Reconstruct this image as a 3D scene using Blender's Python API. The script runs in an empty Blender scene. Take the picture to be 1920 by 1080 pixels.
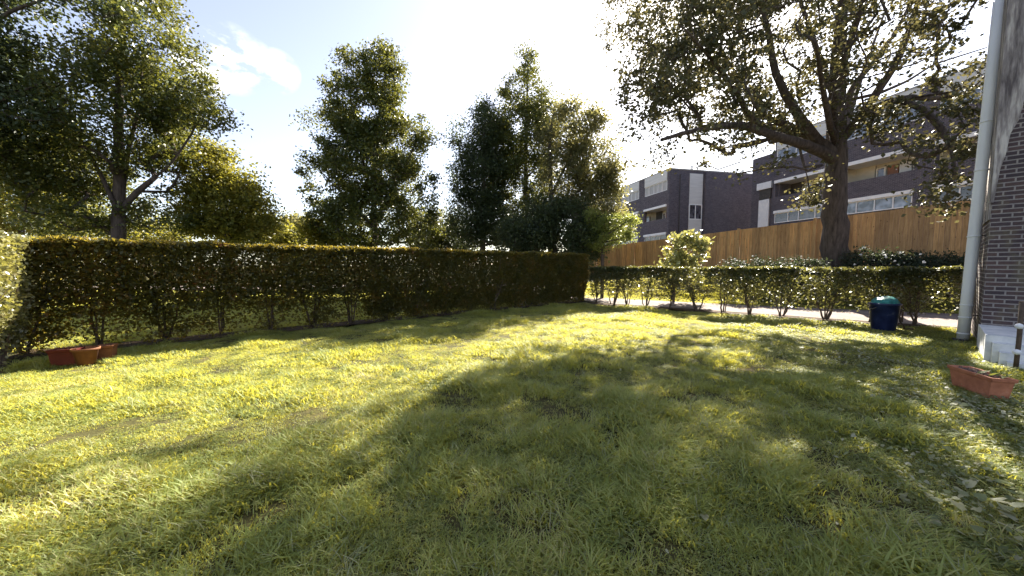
import bpy, math, random
import numpy as np
from mathutils import Vector, Matrix

# ------------------------------------------------------------------ camera, sky, sun, exposure
SC = bpy.context.scene
COL = SC.collection
CAM_H, FOC, HZ = 1.5, 660.0, 497.0
PITCH = math.atan((540 - HZ) / FOC)
cam = bpy.data.cameras.new("camera"); cam.lens = 36 * FOC / 1920; cam.sensor_width = 36
cam.clip_start = 0.05; cam.clip_end = 3000
camo = bpy.data.objects.new("camera", cam); COL.objects.link(camo)
camo.location = (0, 0, CAM_H); camo.rotation_euler = (math.pi / 2 - PITCH, 0, 0)
SC.camera = camo

SUN_AZ, SUN_EL = math.radians(27), math.radians(36)
SUN = Vector((math.sin(SUN_AZ) * math.cos(SUN_EL), math.cos(SUN_AZ) * math.cos(SUN_EL), math.sin(SUN_EL)))
sl = bpy.data.lights.new("sun", 'SUN'); sl.energy = 4.6; sl.angle = math.radians(0.55); sl.color = (1.0, 0.93, 0.80)
so = bpy.data.objects.new("sun", sl); COL.objects.link(so)
so.rotation_euler = SUN.to_track_quat('Z', 'Y').to_euler()

W = bpy.data.worlds.new("World"); SC.world = W; W.use_nodes = True
nt = W.node_tree; nt.nodes.clear()
out = nt.nodes.new('ShaderNodeOutputWorld'); bg = nt.nodes.new('ShaderNodeBackground')
sky = nt.nodes.new('ShaderNodeTexSky'); sky.sky_type = 'NISHITA'; sky.sun_disc = False
sky.sun_elevation = SUN_EL; sky.sun_rotation = SUN_AZ; sky.air_density = 1.0; sky.dust_density = 0.9; sky.ozone_density = 1.0
bg.inputs['Strength'].default_value = 0.05
# a few small fair-weather clouds in the sky itself
tc = nt.nodes.new('ShaderNodeTexCoord')
def wmath(op, a, b=None, c=None):
    n = nt.nodes.new('ShaderNodeMath'); n.operation = op
    for i, v in enumerate((a, b, c)):
        if v is None: continue
        if isinstance(v, (int, float)): n.inputs[i].default_value = v
        else: nt.links.new(v, n.inputs[i])
    return n.outputs[0]
nz = nt.nodes.new('ShaderNodeTexNoise'); nz.inputs['Scale'].default_value = 7.5; nz.inputs['Detail'].default_value = 9; nz.inputs['Roughness'].default_value = 0.6
mp = nt.nodes.new('ShaderNodeMapping'); mp.inputs['Scale'].default_value = (1, 1, 2.0); mp.inputs['Location'].default_value = (0.35, 0.1, 0.2)
nt.links.new(tc.outputs['Generated'], mp.inputs['Vector']); nt.links.new(mp.outputs[0], nz.inputs['Vector'])
cl = None
def skydir(px, py):
    x = (px - 960) / FOC; u = (540 - py) / FOC; c, s = math.cos(PITCH), math.sin(PITCH)
    return Vector((x, c + u * s, -s + u * c)).normalized()
for (px, py, rad) in ((435, 112, .066), (520, 135, .045), (378, 128, .055), (470, 118, .05)):
    d = skydir(px, py)
    vm = nt.nodes.new('ShaderNodeVectorMath'); vm.operation = 'DISTANCE'
    nrm = nt.nodes.new('ShaderNodeVectorMath'); nrm.operation = 'NORMALIZE'
    nt.links.new(tc.outputs['Generated'], nrm.inputs[0]); nt.links.new(nrm.outputs[0], vm.inputs[0]); vm.inputs[1].default_value = d
    f = wmath('SUBTRACT', 1.0, wmath('DIVIDE', vm.outputs['Value'], rad)); f = wmath('MAXIMUM', f, 0.0)
    cl = f if cl is None else wmath('MAXIMUM', cl, f)
cn = wmath('MULTIPLY', wmath('SUBTRACT', nz.outputs['Fac'], 0.43), 7.0)
cn = wmath('MINIMUM', wmath('MAXIMUM', wmath('MULTIPLY', cn, wmath('MULTIPLY', cl, 2.0)), 0.0), 0.9)
hs = nt.nodes.new('ShaderNodeHueSaturation'); hs.inputs['Saturation'].default_value = .7; hs.inputs['Hue'].default_value = .515; nt.links.new(sky.outputs[0], hs.inputs['Color'])
mx = nt.nodes.new('ShaderNodeMixRGB'); nt.links.new(cn, mx.inputs[0]); nt.links.new(hs.outputs[0], mx.inputs[1]); mx.inputs[2].default_value = (6.4, 6.45, 6.6, 1)
nt.links.new(mx.outputs[0], bg.inputs['Color']); nt.links.new(bg.outputs[0], out.inputs[0])

SC.view_settings.view_transform = 'Standard'; SC.view_settings.look = 'None'
SC.view_settings.exposure = 2.52; SC.view_settings.gamma = 1
SC.cycles.max_bounces = 8; SC.cycles.transmission_bounces = 6; SC.cycles.diffuse_bounces = 4; SC.cycles.transparent_max_bounces = 8
SC.cycles.use_denoising = True

# ------------------------------------------------------------------ helpers
def PX(px, py, d):
    """photo pixel at forward distance d -> world point (used to read sizes off the photograph)"""
    x = (px - 960) / FOC; u = (540 - py) / FOC; c, s = math.cos(PITCH), math.sin(PITCH)
    r = Vector((x, c + u * s, -s + u * c)); return Vector((0, 0, CAM_H)) + r * (d / r.y)

def tag(o, label=None, cat=None, group=None, kind=None):
    if label: o['label'] = label
    if cat: o['category'] = cat
    if group: o['group'] = group
    if kind: o['kind'] = kind
    return o
def empty(name, loc=(0, 0, 0), rz=0):
    o = bpy.data.objects.new(name, None); COL.objects.link(o); o.location = loc; o.rotation_euler = (0, 0, rz)
    o.empty_display_size = .2; return o
def link(name, me, mat, parent=None):
    o = bpy.data.objects.new(name, me)
    if mat is not None and len(me.materials) == 0: me.materials.append(mat)
    COL.objects.link(o)
    if parent: o.parent = parent
    return o
def np_mesh(name, V, F, smooth=False):
    """V (n,3); F (m,k) one face size"""
    V = np.asarray(V, dtype=np.float32); F = np.asarray(F, dtype=np.int32); k = F.shape[1]
    me = bpy.data.meshes.new(name)
    me.vertices.add(len(V)); me.vertices.foreach_set('co', V.ravel())
    me.loops.add(F.size); me.loops.foreach_set('vertex_index', F.ravel())
    me.polygons.add(len(F)); me.polygons.foreach_set('loop_start', np.arange(0, F.size, k, dtype=np.int32))
    try: me.polygons.foreach_set('loop_total', np.full(len(F), k, dtype=np.int32))
    except Exception: pass
    if smooth: me.polygons.foreach_set('use_smooth', np.ones(len(F), dtype=bool))
    me.update(calc_edges=True); return me

class MB:
    def __init__(s): s.v = []; s.f = []; s.sm = []
    def add(s, vs, fs, smooth=False):
        b = len(s.v); s.v += [tuple(v) for v in vs]
        s.f += [tuple(i + b for i in f) for f in fs]; s.sm += [smooth] * len(fs); return s
    def box(s, x0, x1, y0, y1, z0, z1):
        return s.add([(x0, y0, z0), (x1, y0, z0), (x1, y1, z0), (x0, y1, z0), (x0, y0, z1), (x1, y0, z1), (x1, y1, z1), (x0, y1, z1)],
                     [(0, 3, 2, 1), (4, 5, 6, 7), (0, 1, 5, 4), (1, 2, 6, 5), (2, 3, 7, 6), (3, 0, 4, 7)])
    def prism(s, poly, axis_fn, a, b):
        n = len(poly); vs = [axis_fn(p, a) for p in poly] + [axis_fn(p, b) for p in poly]
        fs = [tuple(range(n))[::-1], tuple(range(n, 2 * n))] + [(i, (i + 1) % n, n + (i + 1) % n, n + i) for i in range(n)]
        return s.add(vs, fs)
    def tube(s, pts, rad, n=8, caps=True):
        V, F = tube_arrays(pts, rad, n)
        s.add(V.tolist(), F.tolist(), True)
        if caps:
            b = len(s.v) - len(V); s.f.append(tuple(b + i for i in range(n))[::-1]); s.f.append(tuple(len(s.v) - n + i for i in range(n))); s.sm += [False, False]
        return s
    def lathe(s, prof, n=32, loc=(0, 0, 0), sx=1, sy=1):
        vs = []; fs = []
        for (r, z) in prof:
            for i in range(n):
                a = 2 * math.pi * i / n; vs.append((loc[0] + sx * r * math.cos(a), loc[1] + sy * r * math.sin(a), loc[2] + z))
        for j in range(len(prof) - 1):
            for i in range(n):
                k = (i + 1) % n; fs.append((j * n + i, j * n + k, (j + 1) * n + k, (j + 1) * n + i))
        return s.add(vs, fs, True)
    def mesh(s, name):
        me = bpy.data.meshes.new(name); me.from_pydata(s.v, [], s.f)
        me.polygons.foreach_set('use_smooth', np.array(s.sm, dtype=bool)); me.update(); return me
    def build(s, name, mat, parent=None): return link(name, s.mesh(name), mat, parent)

def tube_arrays(pts, rad, n=6):
    P = np.asarray(pts, dtype=float); R = np.asarray(rad, dtype=float)
    if R.ndim == 0: R = np.full(len(P), float(R))
    T = np.gradient(P, axis=0); T /= (np.linalg.norm(T, axis=1, keepdims=True) + 1e-9)
    up = np.array([0, 0, 1.0]) if abs(T[0][2]) < .9 else np.array([1.0, 0, 0])
    a = np.cross(T[0], up); a /= np.linalg.norm(a)
    ang = np.arange(n) * 2 * np.pi / n; V = []
    for i in range(len(P)):
        a = a - T[i] * a.dot(T[i]); a /= (np.linalg.norm(a) + 1e-9); b = np.cross(T[i], a)
        V.append(P[i] + R[i] * (np.cos(ang)[:, None] * a + np.sin(ang)[:, None] * b))
    V = np.concatenate(V); F = []
    for j in range(len(P) - 1):
        i = np.arange(n); k = (i + 1) % n
        F.append(np.stack([j * n + i, j * n + k, (j + 1) * n + k, (j + 1) * n + i], 1))
    return V, np.concatenate(F)

def fbm(x, y, seed=0, sc=1.0, octs=4):
    """cheap smooth 2-D noise in about -1..1 from rotated sines"""
    r = np.random.RandomState(seed); v = 0; amp = 1; tot = 0; f = sc
    for o in range(octs):
        for k in range(4):
            a = r.rand() * 6.283; ph = r.rand() * 6.283; ff = f * (0.7 + .6 * r.rand())
            v = v + amp * np.sin(ff * (x * math.cos(a) + y * math.sin(a)) + ph + 1.3 * np.sin(ff * .7 * (x * math.sin(a) - y * math.cos(a)) + ph * 2))
        tot += amp * 2.2; amp *= .55; f *= 1.95
    return v / tot

# ------------------------------------------------------------------ materials
def mat_new(name):
    m = bpy.data.materials.new(name); m.use_nodes = True; m.node_tree.nodes.clear(); return m, m.node_tree
def nd(t, typ, **kw):
    n = t.nodes.new(typ)
    for k, v in kw.items():
        if k.startswith('i_'): n.inputs[k[2:].replace('_', ' ')].default_value = v
        else: setattr(n, k, v)
    return n
def ramp(t, fac, stops):
    r = t.nodes.new('ShaderNodeValToRGB'); e = r.color_ramp.elements
    while len(e) < len(stops): e.new(.5)
    for i, (p, c) in enumerate(stops): e[i].position = p; e[i].color = (*c, 1)
    t.links.new(fac, r.inputs[0]); return r.outputs[0]
def mixc(t, f, a, b, mode='MIX'):
    m = t.nodes.new('ShaderNodeMixRGB'); m.blend_type = mode
    for i, v in enumerate((f, a, b)):
        if isinstance(v, (int, float)): m.inputs[i].default_value = v
        elif isinstance(v, tuple): m.inputs[i].default_value = (*v, 1)
        else: t.links.new(v, m.inputs[i])
    return m.outputs[0]
def noise(t, vec, scale, detail=4, rough=.6, dist=0):
    n = nd(t, 'ShaderNodeTexNoise', i_Scale=scale, i_Detail=detail, i_Roughness=rough, i_Distortion=dist); t.links.new(vec, n.inputs['Vector']); return n.outputs['Fac']

def leaf_mat(name, cols, trans=(0.30, 0.32, 0.04), tfac=.45, rough=.45, spec=.35, clump=1.2, sat=None):
    """cols: list of (pos,color) picked by a random number per leaf, shifted by clump noise"""
    m, t = mat_new(name); g = nd(t, 'ShaderNodeNewGeometry')
    n = noise(t, g.outputs['Position'], clump, 3)
    a = nd(t, 'ShaderNodeMath', operation='MULTIPLY_ADD'); t.links.new(g.outputs['Random Per Island'], a.inputs[0]); a.inputs[1].default_value = .62
    b = nd(t, 'ShaderNodeMath', operation='MULTIPLY_ADD'); t.links.new(n, b.inputs[0]); b.inputs[1].default_value = 1.1; b.inputs[2].default_value = -.36
    t.links.new(b.outputs[0], a.inputs[2])
    c = ramp(t, a.outputs[0], cols)
    p = nd(t, 'ShaderNodeBsdfPrincipled', i_Roughness=rough); t.links.new(c, p.inputs['Base Color']); p.inputs['Specular IOR Level'].default_value = spec
    tr = nd(t, 'ShaderNodeBsdfTranslucent'); tc_ = mixc(t, .75, c, trans); t.links.new(tc_, tr.inputs['Color'])
    mxs = nd(t, 'ShaderNodeMixShader'); mxs.inputs[0].default_value = tfac; t.links.new(p.outputs[0], mxs.inputs[1]); t.links.new(tr.outputs[0], mxs.inputs[2])
    o = nd(t, 'ShaderNodeOutputMaterial'); t.links.new(mxs.outputs[0], o.inputs[0]); return m

def plain(name, stops, scale=6, rough=.7, bump=.0, bscale=None, detail=6, spec=.3, stretch=None, metallic=0):
    m, t = mat_new(name); tcn = nd(t, 'ShaderNodeTexCoord'); v = tcn.outputs['Object']
    if stretch:
        mpn = nd(t, 'ShaderNodeMapping'); mpn.inputs['Scale'].default_value = stretch; t.links.new(v, mpn.inputs[0]); v = mpn.outputs[0]
    n = noise(t, v, scale, detail); c = ramp(t, n, stops)
    p = nd(t, 'ShaderNodeBsdfPrincipled', i_Roughness=rough); p.inputs['Specular IOR Level'].default_value = spec; p.inputs['Metallic'].default_value = metallic
    t.links.new(c, p.inputs['Base Color'])
    if bump:
        bn = noise(t, v, bscale or scale * 3, 5); bp = nd(t, 'ShaderNodeBump', i_Strength=bump, i_Distance=.02); t.links.new(bn, bp.inputs['Height']); t.links.new(bp.outputs[0], p.inputs['Normal'])
    o = nd(t, 'ShaderNodeOutputMaterial'); t.links.new(p.outputs[0], o.inputs[0]); return m

def brick_mat(name, c1, c2, mortar, axis_x='x', bw=.225, rh=.075, ms=.012, bump=.6, patch=None, rows_noise=True):
    """bricks in object space: u = x+y (walls run along one axis in their own space), v = z"""
    m, t = mat_new(name); tcn = nd(t, 'ShaderNodeTexCoord')
    sp = nd(t, 'ShaderNodeSeparateXYZ'); t.links.new(tcn.outputs['Object'], sp.inputs[0])
    ad = nd(t, 'ShaderNodeMath', operation='ADD'); t.links.new(sp.outputs[0], ad.inputs[0]); t.links.new(sp.outputs[1], ad.inputs[1])
    cb = nd(t, 'ShaderNodeCombineXYZ'); t.links.new(ad.outputs[0], cb.inputs[0]); t.links.new(sp.outputs[2], cb.inputs[1])
    b = nd(t, 'ShaderNodeTexBrick', i_Scale=1.0); b.inputs['Brick Width'].default_value = bw; b.inputs['Row Height'].default_value = rh
    b.inputs['Mortar Size'].default_value = ms; b.inputs['Mortar Smooth'].default_value = .2; b.inputs['Bias'].default_value = 0
    b.inputs['Color1'].default_value = (*c1, 1); b.inputs['Color2'].default_value = (*c2, 1); b.inputs['Mortar'].default_value = (*mortar, 1)
    t.links.new(cb.outputs[0], b.inputs['Vector'])
    n = noise(t, tcn.outputs['Object'], 2.2, 6); c = mixc(t, .5, b.outputs['Color'], ramp(t, n, [(.3, (.55, .52, .55)), (.7, (1.0, .95, .92))]), 'MULTIPLY')
    n2 = noise(t, tcn.outputs['Object'], 30, 3); c = mixc(t, .35, c, ramp(t, n2, [(.3, (.5, .5, .5)), (.7, (1.3, 1.3, 1.3))]), 'MULTIPLY')
    if patch:
        n3 = noise(t, tcn.outputs['Object'], 1.7, 5); c = mixc(t, ramp(t, n3, [(.52, (0, 0, 0)), (.68, (.75, .75, .75))]), c, patch)
    p = nd(t, 'ShaderNodeBsdfPrincipled', i_Roughness=.85); p.inputs['Specular IOR Level'].default_value = .2; t.links.new(c, p.inputs['Base Color'])
    if bump:
        bp = nd(t, 'ShaderNodeBump', i_Strength=bump, i_Distance=.008, invert=True); t.links.new(b.outputs['Fac'], bp.inputs['Height']); t.links.new(bp.outputs[0], p.inputs['Normal'])
    o = nd(t, 'ShaderNodeOutputMaterial'); t.links.new(p.outputs[0], o.inputs[0]); return m

def wood_mat(name, a, b, c_):
    m, t = mat_new(name); tcn = nd(t, 'ShaderNodeTexCoord'); g = nd(t, 'ShaderNodeNewGeometry')
    mpn = nd(t, 'ShaderNodeMapping'); mpn.inputs['Scale'].default_value = (14, 14, 1.2); t.links.new(tcn.outputs['Object'], mpn.inputs[0])
    n = noise(t, mpn.outputs[0], 1.6, 6, .65, .4); c = ramp(t, n, [(.3, a), (.7, b)])
    rnd = ramp(t, g.outputs['Random Per Island'], [(0, (.62, .60, .62)), (.5, (.95, .95, .92)), (1, (1.18, 1.12, 1.0))]); c = mixc(t, .85, c, rnd, 'MULTIPLY')
    vo = nd(t, 'ShaderNodeTexVoronoi', i_Scale=3.1); mp2 = nd(t, 'ShaderNodeMapping'); mp2.inputs['Scale'].default_value = (2.2, 2.2, 1.0); t.links.new(tcn.outputs['Object'], mp2.inputs[0]); t.links.new(mp2.outputs[0], vo.inputs['Vector'])
    c = mixc(t, ramp(t, vo.outputs['Distance'], [(.05, (.85, .85, .85)), (.11, (0, 0, 0))]), c, c_)
    n2 = noise(t, tcn.outputs['Object'], .8, 5); c = mixc(t, .55, c, ramp(t, n2, [(.3, (.6, .58, .58)), (.65, (1.05, 1.02, 1.0))]), 'MULTIPLY')
    p = nd(t, 'ShaderNodeBsdfPrincipled', i_Roughness=.75); p.inputs['Specular IOR Level'].default_value = .25; t.links.new(c, p.inputs['Base Color'])
    o = nd(t, 'ShaderNodeOutputMaterial'); t.links.new(p.outputs[0], o.inputs[0]); return m

def ground_mat(name, stops, scale=.9, fine=24, bump=.5):
    m, t = mat_new(name); g = nd(t, 'ShaderNodeNewGeometry'); v = g.outputs['Position']
    c = ramp(t, noise(t, v, scale, 6), stops); c = mixc(t, .7, c, ramp(t, noise(t, v, fine, 6, .7), [(.3, (.45, .43, .4)), (.7, (1.35, 1.3, 1.2))]), 'MULTIPLY')
    p = nd(t, 'ShaderNodeBsdfPrincipled', i_Roughness=.95); p.inputs['Specular IOR Level'].default_value = .1; t.links.new(c, p.inputs['Base Color'])
    bp = nd(t, 'ShaderNodeBump', i_Strength=bump, i_Distance=.03); t.links.new(noise(t, v, fine * 1.3, 5), bp.inputs['Height']); t.links.new(bp.outputs[0], p.inputs['Normal'])
    o = nd(t, 'ShaderNodeOutputMaterial'); t.links.new(p.outputs[0], o.inputs[0]); return m

def glass_mat(name, tint=(.05, .06, .08)):
    m, t = mat_new(name); tcn = nd(t, 'ShaderNodeTexCoord')
    c = ramp(t, noise(t, tcn.outputs['Object'], 1.3, 2), [(.42, tint), (.5, tuple(x * 2.6 for x in tint)), (.6, tuple(x * 5 for x in tint))])
    p = nd(t, 'ShaderNodeBsdfPrincipled', i_Roughness=.06); t.links.new(c, p.inputs['Base Color']); p.inputs['Specular IOR Level'].default_value = 1.0
    o = nd(t, 'ShaderNodeOutputMaterial'); t.links.new(p.outputs[0], o.inputs[0]); return m

M = {}
M['bark'] = plain('bark', [(.3, (.035, .026, .022)), (.7, (.13, .10, .085))], 7, .9, 1.0, 16, stretch=(1.6, 1.6, .35))
M['bark_thin'] = plain('bark_thin', [(.3, (.035, .025, .02)), (.7, (.10, .075, .055))], 5, .9)
M['stem'] = plain('stem', [(.3, (.05, .035, .025)), (.7, (.14, .10, .07))], 12, .85, .3)
M['oak_leaf'] = leaf_mat('oak_leaf', [(0, (.03, .04, .022)), (.45, (.065, .072, .033)), (.75, (.11, .105, .045)), (1, (.18, .125, .06))], (.20, .17, .06), .30, .5, .35)
M['leaf_mid'] = leaf_mat('leaf_mid', [(0, (.025, .042, .014)), (.45, (.05, .075, .02)), (.75, (.10, .115, .028)), (1, (.19, .15, .04))], (.24, .23, .035), .34, .4, .45)
M['leaf_gold'] = leaf_mat('leaf_gold', [(0, (.06, .08, .018)), (.45, (.13, .14, .025)), (.75, (.22, .19, .03)), (1, (.30, .19, .035))], (.38, .34, .045), .45)
M['leaf_dark'] = leaf_mat('leaf_dark', [(0, (.018, .03, .018)), (.5, (.035, .055, .024)), (.8, (.06, .08, .03)), (1, (.09, .10, .04))], (.14, .16, .04), .28)
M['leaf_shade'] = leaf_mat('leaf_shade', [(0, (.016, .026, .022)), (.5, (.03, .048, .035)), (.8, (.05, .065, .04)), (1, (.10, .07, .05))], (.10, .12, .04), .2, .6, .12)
M['leaf_grey'] = leaf_mat('leaf_grey', [(0, (.06, .075, .04)), (.45, (.11, .125, .06)), (.75, (.18, .17, .07)), (1, (.26, .18, .07))], (.36, .32, .10), .42)
M['leaf_lime'] = leaf_mat('leaf_lime', [(0, (.07, .10, .03)), (.5, (.14, .18, .045)), (.8, (.20, .23, .06)), (1, (.26, .25, .07))], (.40, .42, .08), .45)
M['hedge_leaf'] = leaf_mat('hedge_leaf', [(0, (.02, .030, .012)), (.4, (.05, .060, .018)), (.66, (.095, .095, .025)), (.84, (.17, .11, .028)), (1, (.24, .08, .035))], (.46, .34, .035), .42, .42, .4, 2.0)
M['sunlit_leaf'] = leaf_mat('sunlit_leaf', [(0, (.07, .075, .03)), (.45, (.18, .18, .07)), (.7, (.30, .28, .13)), (1, (.40, .34, .20))], (.34, .31, .05), .34, .36, .7, 2.0)  # leaf colours paled to paint in the sun on this hedge
M['low_leaf'] = leaf_mat('low_leaf', [(0, (.025, .035, .018)), (.4, (.05, .065, .026)), (.68, (.09, .10, .035)), (.88, (.13, .10, .05)), (1, (.18, .08, .05))], (.26, .24, .05), .36, .36, .55, 2.0)
M['shrub_pale'] = leaf_mat('shrub_pale', [(0, (.12, .15, .05)), (.45, (.24, .27, .09)), (.75, (.38, .36, .14)), (1, (.42, .24, .08))], (.42, .38, .10), .35, .32, .7, 3.0)
M['grass'] = leaf_mat('grass', [(0, (.06, .10, .03)), (.3, (.19, .26, .075)), (.62, (.34, .40, .14)), (.85, (.48, .46, .22)), (1, (.66, .60, .40))], (.84, .72, .07), .50, .5, .3, .8)
M['straw'] = leaf_mat('straw', [(0, (.16, .21, .08)), (.5, (.28, .31, .14)), (1, (.44, .40, .24))], (.40, .36, .12), .35, .5, .4, .8)
M['clover'] = leaf_mat('clover', [(0, (.08, .12, .035)), (.5, (.17, .20, .055)), (1, (.32, .30, .10))], (.46, .46, .08), .40, .55, .25, 1.5)
M['weed'] = leaf_mat('weed', [(0, (.08, .10, .04)), (.4, (.20, .23, .10)), (.62, (.28, .27, .15)), (.82, (.38, .38, .25)), (1, (.54, .50, .40))], (.36, .38, .10), .35, .5, .3, 2.0)
M['soil'] = ground_mat('soil', [(.35, (.04, .04, .015)), (.55, (.08, .075, .03)), (.75, (.14, .10, .05))])
M['bare'] = ground_mat('bare', [(.35, (.05, .035, .022)), (.7, (.10, .07, .045))], 2, 30)
M['paving'] = ground_mat('paving', [(.3, (.17, .145, .14)), (.6, (.25, .215, .205)), (.8, (.32, .28, .265))], 1.4, 40, .25)
M['concrete'] = plain('concrete', [(.3, (.25, .24, .22)), (.7, (.40, .38, .35))], 5, .9, .3)
M['brick_far'] = brick_mat('brick_far', (.112, .10, .125), (.058, .054, .076), (.20, .19, .20), ms=.010, bump=.3)
M['brick_near'] = brick_mat('brick_near', (.115, .078, .074), (.066, .054, .062), (.30, .275, .26), ms=.011, bump=1.0, patch=(.17, .15, .09))
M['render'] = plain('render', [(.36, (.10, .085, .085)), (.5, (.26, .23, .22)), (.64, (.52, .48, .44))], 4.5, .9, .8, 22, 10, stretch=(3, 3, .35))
M['white'] = plain('white', [(.3, (.66, .67, .70)), (.7, (.80, .80, .80))], 3, .45)
M['whitewash'] = plain('whitewash', [(.3, (.50, .52, .54)), (.6, (.74, .74, .72)), (.8, (.80, .79, .76))], 6, .7, .3)
M['cladding'] = plain('cladding', [(.3, (.50, .50, .50)), (.7, (.62, .62, .61))], 2, .6, stretch=(.3, .3, 3))
M['pipe'] = plain('pipe', [(.3, (.70, .71, .72)), (.7, (.82, .82, .81))], 2.5, .35, .05, 20, stretch=(1, 1, .3))
M['iron'] = plain('iron', [(.3, (.03, .03, .03)), (.7, (.09, .08, .07))], 9, .6)
M['fence'] = wood_mat('fence', (.36, .215, .105), (.68, .45, .235), (.10, .05, .025))
M['terracotta'] = plain('terracotta', [(.3, (.30, .11, .06)), (.6, (.46, .18, .10)), (.8, (.52, .26, .17))], 9, .75, .15)
M['terracotta_red_shaded'] = plain('terracotta_red_shaded', [(.3, (.09, .014, .010)), (.7, (.16, .03, .02))], 7, .6, .1)  # red darkened to carry the hedge's shade in the colour
M['terracotta_orange'] = plain('terracotta_orange', [(.3, (.15, .055, .025)), (.7, (.26, .11, .045))], 7, .7, .1)
M['pot_pink'] = plain('pot_pink', [(.3, (.52, .28, .22)), (.7, (.66, .40, .33))], 7, .6, .1)
M['compost'] = plain('compost', [(.3, (.05, .03, .025)), (.55, (.17, .11, .09)), (.75, (.34, .26, .22))], 40, .95, 1.0, 60)
M['bin_blue'] = plain('bin_blue', [(.35, (.008, .012, .045)), (.62, (.02, .03, .09)), (.76, (.14, .15, .20))], 5, .42, .1)
M['teal'] = plain('teal', [(.3, (.008, .07, .07)), (.55, (.03, .20, .18)), (.8, (.08, .30, .27))], 9, .45, .3)
M['glass'] = glass_mat('glass')
M['glass_dark'] = glass_mat('glass_dark', (.02, .02, .025))
M['curtain'] = plain('curtain', [(.3, (.30, .30, .31)), (.7, (.50, .50, .50))], 3, .8, stretch=(9, 9, .4))
M['door_brown'] = plain('door_brown', [(.3, (.22, .09, .05)), (.7, (.30, .14, .08))], 4, .5)
M['interior'] = plain('interior', [(.3, (.50, .47, .40)), (.7, (.62, .58, .50))], 2, .8)

# ------------------------------------------------------------------ terrain, path
A_F, B_F = np.array([15.6, 12.0]), np.array([5.3, 25.0])      # fence line, right end and left end
def fence_top(t): return 3.66 - (3.66 - 2.66) * t
def ground_h(x, y):
    x = np.asarray(x, float); y = np.asarray(y, float)
    s = (x - 3.34) * .44 + (y - 15.68) * .898                   # distance beyond the far edge of the path
    u = np.clip((x - 4) / 11.5, 0, 1)
    amt = .5 + 1.05 * u
    e = np.clip((s - .5) / (1.2 + 1.6 * (1 - u)), 0, 1); h = amt * e * e * (3 - 2 * e)
    e2 = np.clip((s - 5) / 14, 0, 1); h = h + (3.1 - amt) * e2 * e2 * (3 - 2 * e2) * np.clip((x - 2) / 8, 0, 1)
    h = h * np.clip((x - .5) / 4, 0, 1)
    return h
def ground_grid():
    xs = np.concatenate([np.linspace(-400, -40, 12), np.linspace(-36, 44, 161), np.linspace(50, 400, 12)])
    ys = np.concatenate([np.linspace(-60, -4, 8), np.linspace(-3, 60, 127), np.linspace(66, 600, 12)])
    X, Y = np.meshgrid(xs, ys); Z = ground_h(X, Y) + .02 * fbm(X, Y, 3, 1.1, 3) * (np.abs(X) < 60)
    V = np.stack([X.ravel(), Y.ravel(), Z.ravel()], 1); nx = len(xs); i, j = np.meshgrid(np.arange(nx - 1), np.arange(len(ys) - 1)); a = (j * nx + i).ravel()
    return np_mesh('ground', V, np.stack([a, a + 1, a + nx + 1, a + nx], 1), True)
tag(link('ground', ground_grid(), M['soil']), kind='structure')

def strip(name, left, right, mat, dz, n=40, follow=True):
    L = np.array(left, float); R = np.array(right, float)
    def res(P):
        d = np.r_[0, np.cumsum(np.linalg.norm(np.diff(P, axis=0), axis=1))]; q = np.linspace(0, d[-1], n)
        return np.stack([np.interp(q, d, P[:, 0]), np.interp(q, d, P[:, 1])], 1)
    L = res(L); R = res(R); k = 7; rows = []
    for i in range(k):
        P = L + (R - L) * i / (k - 1)
        P = P + (0.05 * np.stack([fbm(P[:, 0], P[:, 1], 5, 2.0), fbm(P[:, 0], P[:, 1], 6, 2.0)], 1) if i in (0, k - 1) else 0)
        rows.append(np.c_[P, ground_h(P[:, 0], P[:, 1]) + .025 + dz])
    V = np.concatenate(rows); F = []
    for i in range(k - 1):
        a = np.arange(n - 1) + i * n; F.append(np.stack([a, a + n, a + n + 1, a + 1], 1))
    return tag(link(name, np_mesh(name, V, np.concatenate(F), True), mat), kind='structure')
strip('path', [(0.6, 22), (1.6, 16.5), (3.4, 13.75), (9.4, 9.1), (12.8, 6.4), (16, 4)], [(2.4, 22.4), (3.0, 17.2), (5.2, 14.9), (10.0, 12.1), (14.6, 9.9), (18, 8)], M['paving'], .012)
strip('road', [(-40, 18.5), (-20, 20.5), (0, 24), (10, 27)], [(-40, 23), (-20, 25), (0, 29), (8, 33)], M['paving'], .012)

# ------------------------------------------------------------------ leaves, branches, trees
def leaf_quads(C, rng, size, aspect=.6, up=.35, svar=.35, fold=True):
    """one diamond leaf at each row of C"""
    n = len(C); N = rng.normal(size=(n, 3)); N[:, 2] += up * np.sign(N[:, 2] + .6) * 1.2; N /= np.linalg.norm(N, axis=1, keepdims=True)
    D = rng.normal(size=(n, 3)); D -= N * (D * N).sum(1, keepdims=True); D /= np.linalg.norm(D, axis=1, keepdims=True) + 1e-9
    S = np.cross(N, D); L = size * (1 + svar * rng.uniform(-1, 1, size=(n, 1))); Wd = L * aspect
    V = np.stack([C - D * L * .5, C + S * Wd * .5 + D * L * .05 + N * L * .08, C + D * L * .5, C - S * Wd * .5 + D * L * .05 + N * L * .08], 1).reshape(-1, 3)
    return V, np.arange(4 * n).reshape(n, 4)

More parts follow.
